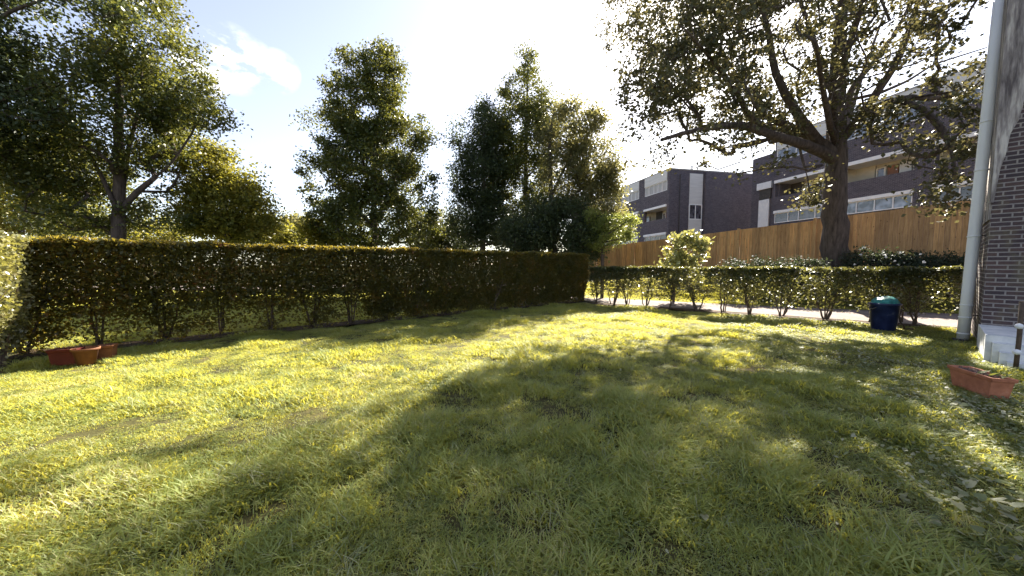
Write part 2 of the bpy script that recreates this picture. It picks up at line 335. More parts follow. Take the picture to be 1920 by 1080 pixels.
def grow(root, limbs, attract, rng, r_tip=.008, step=.4, expo=.48, wander=.12, bole=0):
    """branch skeleton: explicit limbs first, then every attractor joins the nearest branch"""
    pos = []; par = []; fix = []
    def addpath(pts, rr, parent):
        last = parent
        for p, r in zip(pts, rr):
            pos.append(np.array(p, float)); par.append(last); fix.append(r); last = len(pos) - 1
        return last
    def resample(pts, r0, r1):
        P = np.array(pts, float); d = np.r_[0, np.cumsum(np.linalg.norm(np.diff(P, axis=0), axis=1))]
        n = max(2, int(d[-1] / step) + 1); q = np.linspace(0, d[-1], n); out = np.stack([np.interp(q, d, P[:, k]) for k in range(3)], 1)
        out[1:-1] = (out[:-2] + 2 * out[1:-1] + out[2:]) / 4
        return out, np.linspace(1, 0, n) ** 1.0 * (r0 - r1) + r1
    for i, (pts, r0, r1) in enumerate(limbs):
        P, R = resample(pts, r0, r1)
        if i == 0: addpath(P, R, -1)
        else:
            A = np.array(pos); j = int(np.argmin(((A - P[0]) ** 2).sum(1))); addpath(P, R, j)
    base = np.array((root[0], root[1], 0.0), float); order = np.argsort(((attract - base) ** 2).sum(1))
    A = np.zeros((len(pos) + len(attract) * 14 + 10, 3)); n = len(pos); A[:n] = np.array(pos)
    tips = []
    lowz = None
    for k in order:
        t = attract[k]; dd = np.linalg.norm(A[:n] - t, axis=1)
        pen = np.clip(A[:n, 2] - t[2], 0, 9) * .35 + np.clip(np.linalg.norm(A[:n] - base, axis=1) - np.linalg.norm(t - base), 0, 9) * .5
        if bole: pen = pen + 6 * (A[:n, 2] < bole) * (np.hypot(A[:n, 0] - base[0], A[:n, 1] - base[1]) < .6)
        j = int(np.argmin(dd + pen)); L = dd[j]; m = min(12, max(1, int(L / step)))
        s = A[j].copy(); last = j; w = rng.normal(size=3) * wander * L
        for i in range(1, m + 1):
            f = i / m; p = s + (t - s) * f + w * math.sin(math.pi * f) * .6 + np.array([0, 0, -.10 * L * math.sin(math.pi * f)]) + rng.normal(size=3) * .03
            pos.append(p); par.append(last); fix.append(0); A[n] = p; last = n; n += 1
        tips.append(last)
    cnt = np.zeros(n)
    for i in tips: cnt[i] += 1
    for i in range(n - 1, 0, -1):
        if par[i] >= 0: cnt[par[i]] += cnt[i]
    rad = np.maximum(r_tip * np.maximum(cnt, 1) ** expo, np.array(fix) * 1.0)
    for i in range(n):                                           # a child is never thicker than its parent
        if par[i] >= 0: rad[i] = min(rad[i], rad[par[i]] * (1.0 if fix[i] else .92))
    kids = [[] for _ in range(n)]
    for i in range(n):
        if par[i] >= 0: kids[par[i]].append(i)
    Vs = []; Fs = []; b = 0; stack = [(0, -1)]
    while stack:
        i, p = stack.pop(); chain = [p] if p >= 0 else []; rr0 = []
        cur = i
        while True:
            chain.append(cur)
            if not kids[cur]: break
            nx = max(kids[cur], key=lambda q: rad[q] + cnt[q] * 1e-6)
            for q in kids[cur]:
                if q != nx: stack.append((q, cur))
            cur = nx
        P = np.array([A[q] for q in chain]); R = np.array([rad[q] for q in chain])
        if p >= 0: R[0] = R[1]
        if len(P) < 2: continue
        sides = 12 if R.max() > .12 else (6 if R.max() > .03 else 4)
        if R.max() > .12:
            P = P + rng.normal(size=P.shape) * (R * .05)[:, None]
        V, F = tube_arrays(P, R, sides); Vs.append(V); Fs.append(F + b); b += len(V)
    return np.concatenate(Vs), np.concatenate(Fs), A[:n], rad

def lobe_points(lobes, n, rng, shell=.55):
    """lobes: (centre, radii, weight)"""
    vol = np.array([r[0] * r[1] * r[2] * w for _, r, w in lobes]); k = rng.choice(len(lobes), n, p=vol / vol.sum())
    D = rng.normal(size=(n, 3)); D /= np.linalg.norm(D, axis=1, keepdims=True); rad = rng.uniform(0, 1, n) ** (1 / 3 * (1 - shell) + .001) if shell < 1 else np.ones(n)
    rad = rad * (1 + .08 * np.clip(rng.normal(size=n), -2, 1.6)); C = np.array([l[0] for l in lobes], float)[k]; R = np.array([l[1] for l in lobes], float)[k]
    return C + D * R * rad[:, None]

def plb(px, py, rx, ry, d, rd=None, w=1.0):
    """an ellipsoid of foliage as seen in the photo at pixel (px,py), px radii rx, ry, standing d metres ahead"""
    c = PX(px, py, d); s = d / FOC
    # at the sides of a wide picture a round thing shows stretched
    k = abs(px - 960) / FOC; st = math.sqrt(1 + k * k)
    a = rx * s / st; b = ry * s
    return (tuple(c), (a, rd if rd else (a + b) / 2, b), w)

def make_tree(name, label, cat, root, limbs, lobes, n_cl, per, size, mat, seed, sig=.28, bark='bark', group=None, r_tip=.008, aspect=.6, shell=.5, tall=False, extra=None, bole=0, step=.4):
    rng = np.random.RandomState(seed); at = lobe_points(lobes, n_cl, rng, shell)
    if extra is not None: at = np.concatenate([at, extra])
    g0 = ground_h(root[0], root[1]); at = at[at[:, 2] > float(g0) + .35]
    V, F, A, rad = grow(root, limbs, at, rng, r_tip, step, bole=bole)
    o = empty(name, (root[0], root[1], float(g0))); tag(o, label, cat, group)
    off = np.array([root[0], root[1], float(g0)])
    link('trunk', np_mesh('trunk', V - off, F, True), M[bark], o)
    kk = per * (0.35 + 1.3 * rng.rand(len(at))); kk = kk.astype(int); C = np.repeat(at, kk, 0); sg = np.repeat(sig * (.6 + .8 * rng.rand(len(at))), kk)
    C = C + np.clip(rng.normal(size=C.shape), -1.9, 1.9) * sg[:, None] * np.array([1, 1, .75])
    LV, LF = leaf_quads(C, rng, size, aspect)
    link('crown', np_mesh('crown', LV - off, LF), M[mat], o)
    return o

def simple_limbs(px_list, d, r0, r1, dd=None):
    return [(tuple(PX(x, y, d + (dd[i] if dd else 0))) ) for i, (x, y) in enumerate(px_list)]

# the big tree in front of the fence
D0 = 13.7
bx, by = 12.55, 13.7; gz = float(ground_h(bx, by))
def LM(px, dds, r0, r1): return ([tuple(PX(x, y, D0 + dds * i / (len(px) - 1))) for i, (x, y) in enumerate(px)], r0, r1)
trunk = [(bx - .02, by, gz - .3), (bx, by, gz + .15)] + [tuple(PX(x, y, D0)) for x, y in ((1565, 440), (1564, 380), (1566, 320), (1568, 285), (1570, 240), (1569, 180), (1572, 100), (1580, 10), (1590, -90), (1594, -190))]
L_big = [(trunk, .46, .06),
    LM([(1566, 300), (1538, 283), (1497, 267), (1450, 255), (1390, 233), (1309, 242), (1240, 262)], -3.0, .21, .05),
    LM([(1566, 292), (1541, 272), (1513, 239), (1485, 201), (1453, 138), (1441, 63), (1428, 0), (1420, -60)], -1.5, .20, .05),
    LM([(1529, 266), (1475, 233), (1431, 220), (1403, 176), (1387, 148), (1350, 90)], 1.2, .12, .03),
    LM([(1435, 242), (1403, 217), (1378, 167), (1337, 116), (1290, 60)], -3.5, .11, .03),
    LM([(1450, 258), (1420, 268), (1381, 275), (1330, 280)], .8, .07, .02),
    LM([(1567, 275), (1590, 245), (1617, 218), (1652, 159), (1679, 124), (1702, 66), (1718, 15), (1740, -60)], -1.6, .17, .05),
    LM([(1605, 233), (1648, 194), (1687, 187), (1741, 179), (1792, 171)], -3.2, .09, .025),
    LM([(1570, 255), (1578, 233), (1597, 163), (1648, 105), (1687, 47), (1710, 0), (1730, -60)], 2.5, .14, .04),
    LM([(1648, 175), (1702, 152), (1749, 121), (1850, 89)], 1.5, .06, .02),
    LM([(1570, 190), (1550, 148), (1523, 70), (1500, 0), (1480, -80)], 2.0, .13, .04),
    LM([(1567, 270), (1555, 230), (1540, 150), (1530, 80)], -3.5, .13, .04),
    LM([(1566, 270), (1560, 210), (1590, 90), (1640, -60), (1680, -200)], -3.8, .14, .04),
    LM([(1568, 280), (1590, 225), (1620, 130), (1660, 20)], 4.2, .12, .04),
    ([tuple(PX(x, y, d)) for x, y, d in ((1687, 187, 11.9), (1735, 205, 11.0), (1775, 255, 10.2), (1795, 325, 9.5), (1770, 375, 9.2))], .045, .012),
    ([tuple(PX(x, y, d)) for x, y, d in ((1497, 267, 12.9), (1505, 305, 12.8), (1520, 345, 12.7), (1515, 385, 12.7))], .03, .01)]
rngb = np.random.RandomState(4)  # last two plain lobes below are added to throw shade across the lawn
lobes_big = [((10.3, 13.6, 11.2), (4.3, 6.0, 4.4), .85), ((8.9, 12.2, 9.2), (4.6, 4.8, 3.4), 1.15), ((5.9, 11.2, 7.2), (2.1, 2.4, 2.2), 1.3), ((10.2, 12.8, 14.0), (4.2, 5.0, 3.2), .7), ((6.9, 15.2, 11.4), (2.7, 3.4, 3.0), 1.2), ((6.5, 17.0, 13.6), (2.4, 3.2, 2.4), 1.3)] \
    + [plb(1290, 130, 120, 120, 12.5, 2.5, 1.2), plb(1235, 90, 70, 80, 12.3, 1.8, 1.2), plb(1350, 270, 90, 40, 12, 1.4, 1.6), plb(1420, 300, 70, 26, 12.2, .8, 1.8), plb(1240, 265, 70, 44, 11.5, 1.4, 2.2), plb(1210, 190, 50, 60, 11.8, 1.3, 1.6), plb(1310, 305, 50, 22, 11.8, .9, 2.0), plb(1500, 310, 45, 40, 12.4, .7, 2.0),
       plb(1680, 60, 90, 60, 12.5, 2, .8)]
spray = lobe_points([plb(1650, 225, 60, 40, 12.0, .9), plb(1700, 250, 40, 34, 11.2, .6), plb(1780, 235, 60, 50, 10.2, .8, .6), plb(1800, 330, 34, 45, 9.4, .5, 1.2), plb(1765, 385, 40, 20, 9.2, .4, 1.6), plb(1740, 345, 36, 24, 9.4, .4, 1.2), plb(1715, 300, 30, 25, 10.2, .5), plb(1515, 360, 22, 34, 12.8, .4, 2.0), plb(1800, 150, 50, 40, 11.5, .8)], 84, rngb, .4)
make_tree('oak_tree', 'big spreading tree with a thick dark trunk standing in front of the brown wooden fence', 'tree', (bx, by), L_big, lobes_big, 1260, 46, .122, 'oak_leaf', 11, bole=5.6, sig=.21, r_tip=.009, extra=spray, aspect=.72, shell=.35)

# trees beyond the tall hedge
TG = 'trees beyond the tall hedge'
def px_trunk(pts, d, r0, r1): return ([(PX(pts[0][0], pts[0][1], d).x, d, -.2)] + [tuple(PX(x, y, d)) for x, y in pts], r0, r1)
def xy(px, d): return ((px - 960) / FOC * d, d)
x1 = xy(222, 12.6)
make_tree('broadleaf_tree', 'tall broad tree with a forked dark trunk behind the left part of the tall hedge', 'tree', x1,
    [px_trunk([(222, 445), (223, 400), (224, 330), (222, 240), (224, 120), (230, 0), (234, -70)], 12.6, .24, .04),
     ([tuple(PX(x, y, 12.6)) for x, y in ((222, 410), (240, 375), (275, 345), (320, 310), (360, 250))], .055, .012),
     ([tuple(PX(x, y, 12.4)) for x, y in ((222, 400), (205, 360), (175, 300), (140, 240))], .09, .02),
     ([tuple(PX(x, y, 12.9)) for x, y in ((223, 390), (232, 340), (238, 290), (262, 200), (290, 100))], .10, .02)],
    [plb(235, 210, 120, 110, 12.6, 2.2), plb(290, 100, 60, 90, 12.4, 1.6), plb(260, 20, 60, 70, 12.6, 1.4), plb(340, 190, 60, 60, 12.6, 1.3), plb(395, 215, 34, 36, 12.8, .7, 1.4), plb(330, 300, 60, 30, 12.8, 1, .7),
     plb(130, 310, 90, 70, 12.6, 1.8), plb(180, 390, 120, 50, 12.9, 1.6, .8), plb(60, 290, 70, 60, 12.2, 1.6), plb(100, 400, 60, 40, 13, 1, .8), plb(310, 400, 60, 40, 13.2, 1, .7)], 560, 108, 0.112, 'leaf_mid', 21, sig=.25, group=TG)
x0 = xy(-190, 10.5)
make_tree('broadleaf_tree', 'dark tree filling the top left corner beside the forked tree', 'tree', x0,
    [px_trunk([(-190, 445), (-188, 300), (-180, 150), (-150, 0)], 10.5, .22, .05),
     ([tuple(PX(x, y, 10.5)) for x, y in ((-188, 300), (-100, 230), (0, 190), (90, 150))], .10, .02),
     ([tuple(PX(x, y, 10.7)) for x, y in ((-186, 200), (-90, 100), (20, 20), (140, -20))], .10, .02)],
    [plb(-100, 150, 190, 150, 10.5, 2.4), plb(10, 90, 50, 60, 10.5, 1.0), plb(60, 210, 60, 34, 10.3, .8), plb(170, 0, 90, 22, 10.5, .8, 1.3), plb(-60, -80, 150, 60, 10.5, 2)], 330, 95, .125, 'leaf_dark', 22, sig=.26, group=TG)
xm = xy(40, 21)
make_tree('broadleaf_tree', 'yellow green tree low behind the left end of the hedge', 'tree', xm,
    [px_trunk([(40, 445), (42, 380), (46, 300)], 21, .2, .03)], [plb(40, 370, 120, 70, 21, 2.5), plb(130, 350, 80, 80, 22, 2), plb(-70, 330, 90, 110, 21, 2.5), plb(200, 420, 90, 34, 22, 1.5)], 260, 95, .19, 'leaf_gold', 23, sig=.5, group=TG)
x2 = xy(430, 15)
make_tree('broadleaf_tree', 'short golden green tree right of the forked tree', 'tree', x2,
    [px_trunk([(428, 450), (425, 400), (410, 330), (400, 280)], 15, .13, .02), ([tuple(PX(x, y, 15)) for x, y in ((427, 430), (450, 390), (475, 350))], .06, .015)],
    [plb(400, 320, 44, 46, 15, 1), plb(430, 385, 66, 50, 15, 1.4), plb(480, 400, 34, 34, 15, .8), plb(375, 390, 44, 50, 15, 1), plb(460, 345, 26, 34, 15, .6), plb(440, 430, 90, 24, 15, 1)], 330, 85, .13, 'leaf_gold', 24, sig=.26, bark='bark_thin', group=TG)
x3 = xy(702, 17.5)
make_tree('broadleaf_tree', 'tall twin topped dark green tree left of the sky gap', 'tree', x3,
    [px_trunk([(702, 460), (702, 400), (700, 320), (705, 240), (722, 160), (725, 105)], 17.5, .2, .02),
     ([tuple(PX(x, y, 17.5)) for x, y in ((702, 380), (680, 300), (660, 200), (648, 120))], .10, .015), ([tuple(PX(x, y, 17.3)) for x, y in ((702, 420), (740, 350), (775, 280), (790, 230))], .08, .015),
     ([tuple(PX(x, y, 17.6)) for x, y in ((702, 430), (660, 380), (620, 340), (580, 300))], .07, .015)],
    [plb(647, 150, 34, 52, 17.5, 1, 1.2), plb(715, 150, 44, 58, 17.5, 1.2, 1.3), plb(680, 215, 72, 56, 17.5, 1.6, 1.4), plb(655, 270, 60, 40, 17.5, 1.2, 1.2), plb(740, 270, 60, 44, 17.5, 1.2, 1.2), plb(620, 230, 34, 26, 17.5, .7), plb(580, 222, 16, 12, 17.5, .4, 1.3), plb(700, 320, 84, 60, 17.5, 2), plb(785, 250, 26, 34, 17.5, .8, 1.3), plb(790, 330, 30, 30, 17.5, .8),
     plb(610, 320, 44, 34, 17.5, 1), plb(600, 290, 30, 12, 17.5, .4), plb(590, 370, 36, 20, 17.5, .8), plb(700, 410, 100, 54, 17.5, 2), plb(780, 400, 40, 50, 17.8, 1.2), plb(640, 420, 60, 40, 17.5, 1.4), plb(726, 110, 14, 22, 17.5, .4, 1.6), plb(820, 348, 14, 10, 17.5, .3)], 840, 102, 0.125, 'leaf_mid', 25, sig=.22, group=TG)
x4 = xy(905, 20)
make_tree('columnar_tree', 'narrow dark column shaped tree on the left flank of the dense clump', 'tree', x4,
    [px_trunk([(905, 468), (906, 400), (908, 300), (908, 200)], 20, .2, .03), ([tuple(PX(x, y, 20)) for x, y in ((905, 440), (880, 380), (864, 300), (862, 250))], .07, .015)],
    [plb(908, 250, 24, 56, 20, 1), plb(905, 340, 36, 70, 20, 1.4), plb(866, 262, 18, 34, 20, .6), plb(868, 330, 24, 40, 20, .8), plb(880, 410, 40, 50, 20, 1.3), plb(925, 420, 36, 44, 20, 1.2), plb(905, 205, 16, 20, 20, .5, 1.4)], 520, 100, .11, 'leaf_dark', 26, sig=.26, group=TG)
x5 = xy(985, 21.5)
make_tree('conical_tree', 'tallest tree of the dense clump with a pointed top', 'tree', x5,
    [px_trunk([(985, 470), (985, 400), (986, 300), (988, 200), (990, 120)], 21.5, .25, .03)],
    [plb(990, 125, 22, 26, 21.5, .8, 1.4), plb(985, 180, 42, 40, 21.5, 1.3), plb(950, 190, 16, 30, 21.5, .6), plb(1015, 220, 34, 44, 21.5, 1.2), plb(980, 260, 64, 54, 21.5, 2, 1.3), plb(940, 300, 40, 70, 21.2, 1.4, 1.2), plb(975, 350, 62, 60, 21.5, 2.2), plb(985, 430, 74, 36, 21.5, 2.2), plb(936, 158, 10, 16, 21.5, .4, 1.2)], 588, 102, 0.129, 'leaf_mid', 27, sig=.25, group=TG)
x6 = xy(1032, 19)
make_tree('broadleaf_tree', 'airy grey green tree on the right flank of the dense clump', 'tree', x6,
    [px_trunk([(1034, 478), (1034, 400), (1032, 330), (1030, 260), (1040, 200)], 19, .24, .03), ([tuple(PX(x, y, 19)) for x, y in ((1033, 370), (1060, 310), (1100, 260), (1120, 215))], .08, .015), ([tuple(PX(x, y, 18.6)) for x, y in ((1034, 410), (1070, 370), (1120, 330), (1150, 300))], .08, .015)],
    [plb(1075, 240, 50, 44, 19, 1.4, .8), plb(1110, 215, 26, 14, 19, .5, .8), plb(1110, 310, 50, 44, 19, 1.4, .8), plb(1060, 330, 44, 54, 19, 1.4, .7), plb(1150, 330, 22, 26, 18.6, .7, .8), plb(1120, 380, 50, 40, 19, 1.3, .8), plb(1155, 290, 14, 16, 18.6, .4, .8), plb(1140, 420, 30, 30, 18.5, .8, .9)], 430, 90, .125, 'leaf_grey', 28, sig=.28, group=TG)
x7 = xy(1040, 17)
make_tree('yew_tree', 'low blackish evergreen mass under the dense clump at the right end of the tall hedge', 'tree', x7,
    [px_trunk([(1040, 470), (1042, 440), (1045, 400)], 17, .16, .03)], [plb(975, 450, 44, 34, 17.4, 1.2), plb(1000, 430, 50, 44, 17.2, 1.4), plb(1060, 425, 56, 50, 17, 1.4), plb(1100, 440, 34, 40, 16.6, 1.0), plb(1080, 480, 40, 30, 16.6, 1), plb(1030, 392, 36, 22, 17, 1)], 420, 120, .10, 'leaf_dark', 29, sig=.22, bark='bark_thin', group=TG)
x8 = xy(1135, 15.6)
make_tree('conifer', 'pale lime green feathery conifer tip in front of the far brick flats', 'tree', x8,
    [px_trunk([(1130, 470), (1132, 440), (1140, 415)], 15.6, .07, .015), ([tuple(PX(x, y, 15.4)) for x, y in ((1131, 445), (1160, 425), (1188, 408))], .03, .01), ([tuple(PX(x, y, 15.4)) for x, y in ((1131, 455), (1160, 448), (1190, 440))], .03, .01)],
    [plb(1145, 418, 26, 14, 15.6, .5), plb(1165, 440, 24, 10, 15.5, .4), plb(1178, 412, 16, 8, 15.4, .3), plb(1130, 450, 28, 20, 15.6, .5), plb(1120, 410, 18, 22, 15.7, .5)], 130, 70, .075, 'leaf_lime', 30, sig=.14, bark='bark_thin', group=TG, step=.2)
# small things far behind the gap between the trees
for i, (px, py, rx, ry, d, mt, lb) in enumerate([
    (828, 432, 34, 34, 26, 'leaf_grey', 'thin greyish sapling seen low in the sky gap'),
    (530, 445, 44, 22, 20, 'leaf_gold', 'low golden bush left of the twin topped tree'),
    (600, 440, 40, 26, 18, 'leaf_gold', 'golden bush at the foot of the twin topped tree'),
    (790, 452, 30, 16, 28, 'leaf_dark', 'small dark bush on the skyline in the gap between the trees'),
    (556, 418, 16, 12, 22, 'leaf_grey', 'sparse little tree with wispy twigs above the golden bushes'),
    (800, 428, 26, 36, 24, 'leaf_mid', 'slim green young tree beside the thin greyish sapling'),
    (850, 450, 40, 30, 25, 'leaf_dark', 'dark bush just left of the narrow column shaped tree'),
    (300, 440, 60, 26, 24, 'leaf_gold', 'distant low bush right of the forked trunk'),
    (130, 455, 110, 30, 27, 'leaf_gold', 'distant long bush left of the forked trunk')]):
    rx_, ry_ = xy(px, d)
    make_tree('shrub', lb, 'shrub', (rx_, ry_), [px_trunk([(px, 480), (px + 2, py)], d, .06, .02)], [plb(px, py, rx, ry, d, 1.0), plb(px + 8, (py + 490) / 2, rx * .8, (500 - py) / 2, d, 1.0)], 90, 60, .16, mt, 60 + i, sig=.3, bark='bark_thin', group='bushes beyond the tall hedge', r_tip=.012)

# ------------------------------------------------------------------ hedges
def hedge(name, label, group, pts, height, thick, n, size, mat, stems, seed, hole=.0, base=.35, botfade=.5, top_extra=.2, along=None):
    rng = np.random.RandomState(seed); P = np.array(pts, float); d = np.r_[0, np.cumsum(np.linalg.norm(np.diff(P, axis=0), axis=1))]; Ltot = d[-1]
    root = np.array([P[0][0], P[0][1], 0]); o = empty(name, tuple(root)); tag(o, label, 'hedge', group)
    m = int(n * 1.9); u = rng.uniform(0, Ltot, m); z = rng.uniform(base * .55, height, m); w = rng.uniform(-1, 1, m); w = np.sign(w) * np.abs(w) ** .55
    topm = rng.rand(m) < top_extra; z[topm] = height - np.abs(rng.normal(size=topm.sum())) * .05; w[topm] = rng.uniform(-1, 1, topm.sum())
    endm = rng.rand(m) < .02; u[endm] = np.where(rng.rand(endm.sum()) < .5, 0, Ltot) + rng.normal(size=endm.sum()) * .04
    dens = 1 - hole * (fbm(u * 1.0, z * 1.6, seed + 1, 2.2, 3) > .28) - hole * .5 * (fbm(u, z, seed + 5, 5.5, 2) > .3)
    zz = z / height
    dens = dens * np.clip(zz / botfade, .10, 1) ** 1.1 if name == 'tall_hedge' else dens * np.clip((zz - .12) / botfade, .10, 1) ** 1.1
    if name == 'tall_hedge': dens = dens * np.where((u < 6.3) & (zz < .42), .55, 1) * np.where((u < 6.3) & (zz < .30) & (fbm(u, z, 77, 3.0, 3) > -.1), .35, 1)
    if stems:                                                  # thicker near each plant's own stem low down
        S = np.array(stems); near = np.min(np.abs(u[:, None] - S[None]), axis=1); dens = np.where(zz < botfade, dens * np.clip(1.25 - near / .42, .25, 1), dens)
    keep = rng.rand(m) < dens; u, z, w = u[keep][:n], z[keep][:n], w[keep][:n]
    x = np.interp(u, d, P[:, 0]); y = np.interp(u, d, P[:, 1])
    i = np.clip(np.searchsorted(d, u) - 1, 0, len(P) - 2); T = (P[1:] - P[:-1]) / np.linalg.norm(P[1:] - P[:-1], axis=1, keepdims=True); N = np.stack([T[i, 1], -T[i, 0]], 1)
    bulge = 1 + .16 * fbm(u, z, seed + 2, 2.5, 3) + .10 * rng.normal(size=len(u)); wz = np.clip((z - base * .3) / (height * .45), .45, 1)
    off = w * thick / 2 * bulge * wz
    C = np.stack([x + N[:, 0] * off, y + N[:, 1] * off, z + .035 * fbm(u, off, seed + 3, 6, 2)], 1) + rng.normal(size=(len(u), 3)) * .015
    LV, LF = leaf_quads(C, rng, size, .62, .15)
    link('foliage', np_mesh('foliage', LV - root, LF), M[mat], o)
    for s in stems:
        x = np.interp(s, d, P[:, 0]); y = np.interp(s, d, P[:, 1]); Vs = []; Fs = []; b = 0
        k = rng.randint(3, 6)
        for q in range(k):
            a = rng.rand() * 6.28; sp = .16 + .22 * rng.rand(); hh = height * (.55 + .4 * rng.rand()); pts_ = []
            for f in np.linspace(0, 1, 7):
                r = sp * f ** .8 + .02; pts_.append((x + math.cos(a) * r + .018 * rng.normal(), y + math.sin(a) * r * .6 + .018 * rng.normal(), -.03 + hh * f))
            V, F = tube_arrays(np.array(pts_) - root, np.linspace(.022, .006, 7) * (.8 + .5 * rng.rand()), 5); Vs.append(V); Fs.append(F + b); b += len(V)
            for tw in range(4 if name != 'low_hedge' else 11):      # side twigs
                f0 = rng.randint(2, 6); p0 = np.array(pts_[f0]); a2 = rng.rand() * 6.28; L = .18 + .2 * rng.rand()
                tp = np.array([p0, p0 + [math.cos(a2) * L * .5, math.sin(a2) * L * .35, L * .3], p0 + [math.cos(a2) * L, math.sin(a2) * L * .7, L * .75]])
                V, F = tube_arrays(tp - root, [.007, .005, .003], 4); Vs.append(V); Fs.append(F + b); b += len(V)
        link('stem', np_mesh('stem', np.concatenate(Vs), np.concatenate(Fs), True), M['stem'], o)
    return o
TA = np.array([.78, .626])
def hline(p0, p1): return [p0, p1]
strip('soil_bed', [(-8.0, 5.4), (-7.1, 6.05), (2.75, 13.95)], [(-8.4, 6.1), (-7.5, 6.6), (2.4, 14.5)], M['bare'], .008)
strip('soil_bed', [(3.0, 13.35), (5.75, 11.3), (8.7, 9.1), (10.3, 7.95)], [(3.25, 13.9), (6.1, 11.75), (9.05, 9.5), (10.6, 8.3)], M['bare'], .004)
# tall hedge
st = list(np.arange(.9, 14.9, .86))
tall_a, tall_b = (-8.75, 5.16), (2.85, 14.35)
hedge('tall_hedge', 'tall clipped dark green hedge running along the left side of the lawn', None, [tall_a, tall_b], 1.93, .62, 215000, .062, 'hedge_leaf', [round(v + .1 * math.sin(v * 7), 2) for v in st], 5, hole=.2, base=.03, botfade=.12)
hedge('side_hedge', 'clipped hedge with sunlight painted into its pale leaves at the left edge, meeting the tall dark hedge', None, [(-8.05, 5.62), (-4.00, .79)], 1.93, .6, 80000, .058, 'sunlit_leaf', [.6, 1.4, 2.2, 3.0, 3.9, 4.8, 5.6], 6, hole=.0, base=.02, botfade=.10)
low = [(3.15, 13.75), (5.9, 11.55), (8.85, 9.35), (10.4, 8.2)]
hedge('low_hedge', 'waist high clipped hedge on bare stems between the lawn and the paved path', None, low, 1.42, .56, 46000, .066, 'low_leaf', [.15, .85, 1.4, 2.05, 2.85, 3.7, 4.45, 5.15, 5.9, 6.85, 7.7, 8.5], 7, hole=.62, base=.5, botfade=.68, top_extra=.34)

# ------------------------------------------------------------------ shrubs near the fence
def shrub(name, label, cat, loc, lobes, ncl, per, size, mat, seed, group=None, sig=.10, r_tip=.005):
    g = float(ground_h(loc[0], loc[1])); tip = max(l[0][2] for l in lobes)
    return make_tree(name, label, cat, loc, [([(loc[0], loc[1], g - .1), (loc[0], loc[1], g + .15), (loc[0] + .02, loc[1], (g + tip) / 2)], .03, .012)], lobes, ncl, per, size, mat, seed, sig=sig, bark='stem', group=group, r_tip=r_tip, step=.15)
shrub('magnolia_shrub', 'pale glossy leaved shrub with reddish tips rising above the low hedge before the fence', 'shrub', (6.45, 14.0), [plb(1285, 468, 42, 30, 13.9, .6), plb(1300, 450, 22, 16, 13.9, .4), plb(1325, 455, 14, 8, 13.9, .25), plb(1262, 488, 24, 14, 13.8, .4), plb(1280, 510, 40, 24, 13.9, .5)], 170, 15, .16, 'shrub_pale', 71, sig=.12)
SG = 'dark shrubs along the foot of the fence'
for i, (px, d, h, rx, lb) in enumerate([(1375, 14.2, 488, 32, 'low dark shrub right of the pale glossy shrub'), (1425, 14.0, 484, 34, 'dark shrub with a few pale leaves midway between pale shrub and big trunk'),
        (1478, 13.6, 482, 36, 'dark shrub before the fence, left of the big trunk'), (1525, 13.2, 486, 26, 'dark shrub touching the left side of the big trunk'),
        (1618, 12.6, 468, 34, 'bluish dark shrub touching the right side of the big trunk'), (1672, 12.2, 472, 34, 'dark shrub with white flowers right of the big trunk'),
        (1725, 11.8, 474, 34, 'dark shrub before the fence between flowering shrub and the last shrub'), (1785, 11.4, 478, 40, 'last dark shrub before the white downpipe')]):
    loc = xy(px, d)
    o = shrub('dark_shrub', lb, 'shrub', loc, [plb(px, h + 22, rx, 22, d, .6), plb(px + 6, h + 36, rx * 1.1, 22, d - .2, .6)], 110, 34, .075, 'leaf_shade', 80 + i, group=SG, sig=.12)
    if i in (0, 1, 4, 5, 6):                                     # pale blooms, and sun on leaves painted as white cards
        rg = np.random.RandomState(200 + i); k = 9 if i == 5 else 4; c = lobe_points([plb(px, h + 14, rx * .9, 18, d - .35, .3)], k, rg, .9)
        g = float(ground_h(*loc))
        for cc in c:
            V, F = leaf_quads(cc + np.clip(rg.normal(size=(7, 3)), -1.5, 1.5) * .013, rg, .06, .8)
            link('bloom_glint', np_mesh('bloom_glint', V - np.array([loc[0], loc[1], g]), F), M['whitewash'], o)
shrub('leafy_plant', 'small leafy plant on a short stem right of the blue bin', 'plant', (10.05, 9.0), [((10.05, 9.0, .95), (.14, .14, .16), 1), ((10.05, 9.0, .6), (.10, .10, .25), 1)], 30, 12, .07, 'low_leaf', 95, sig=.05)

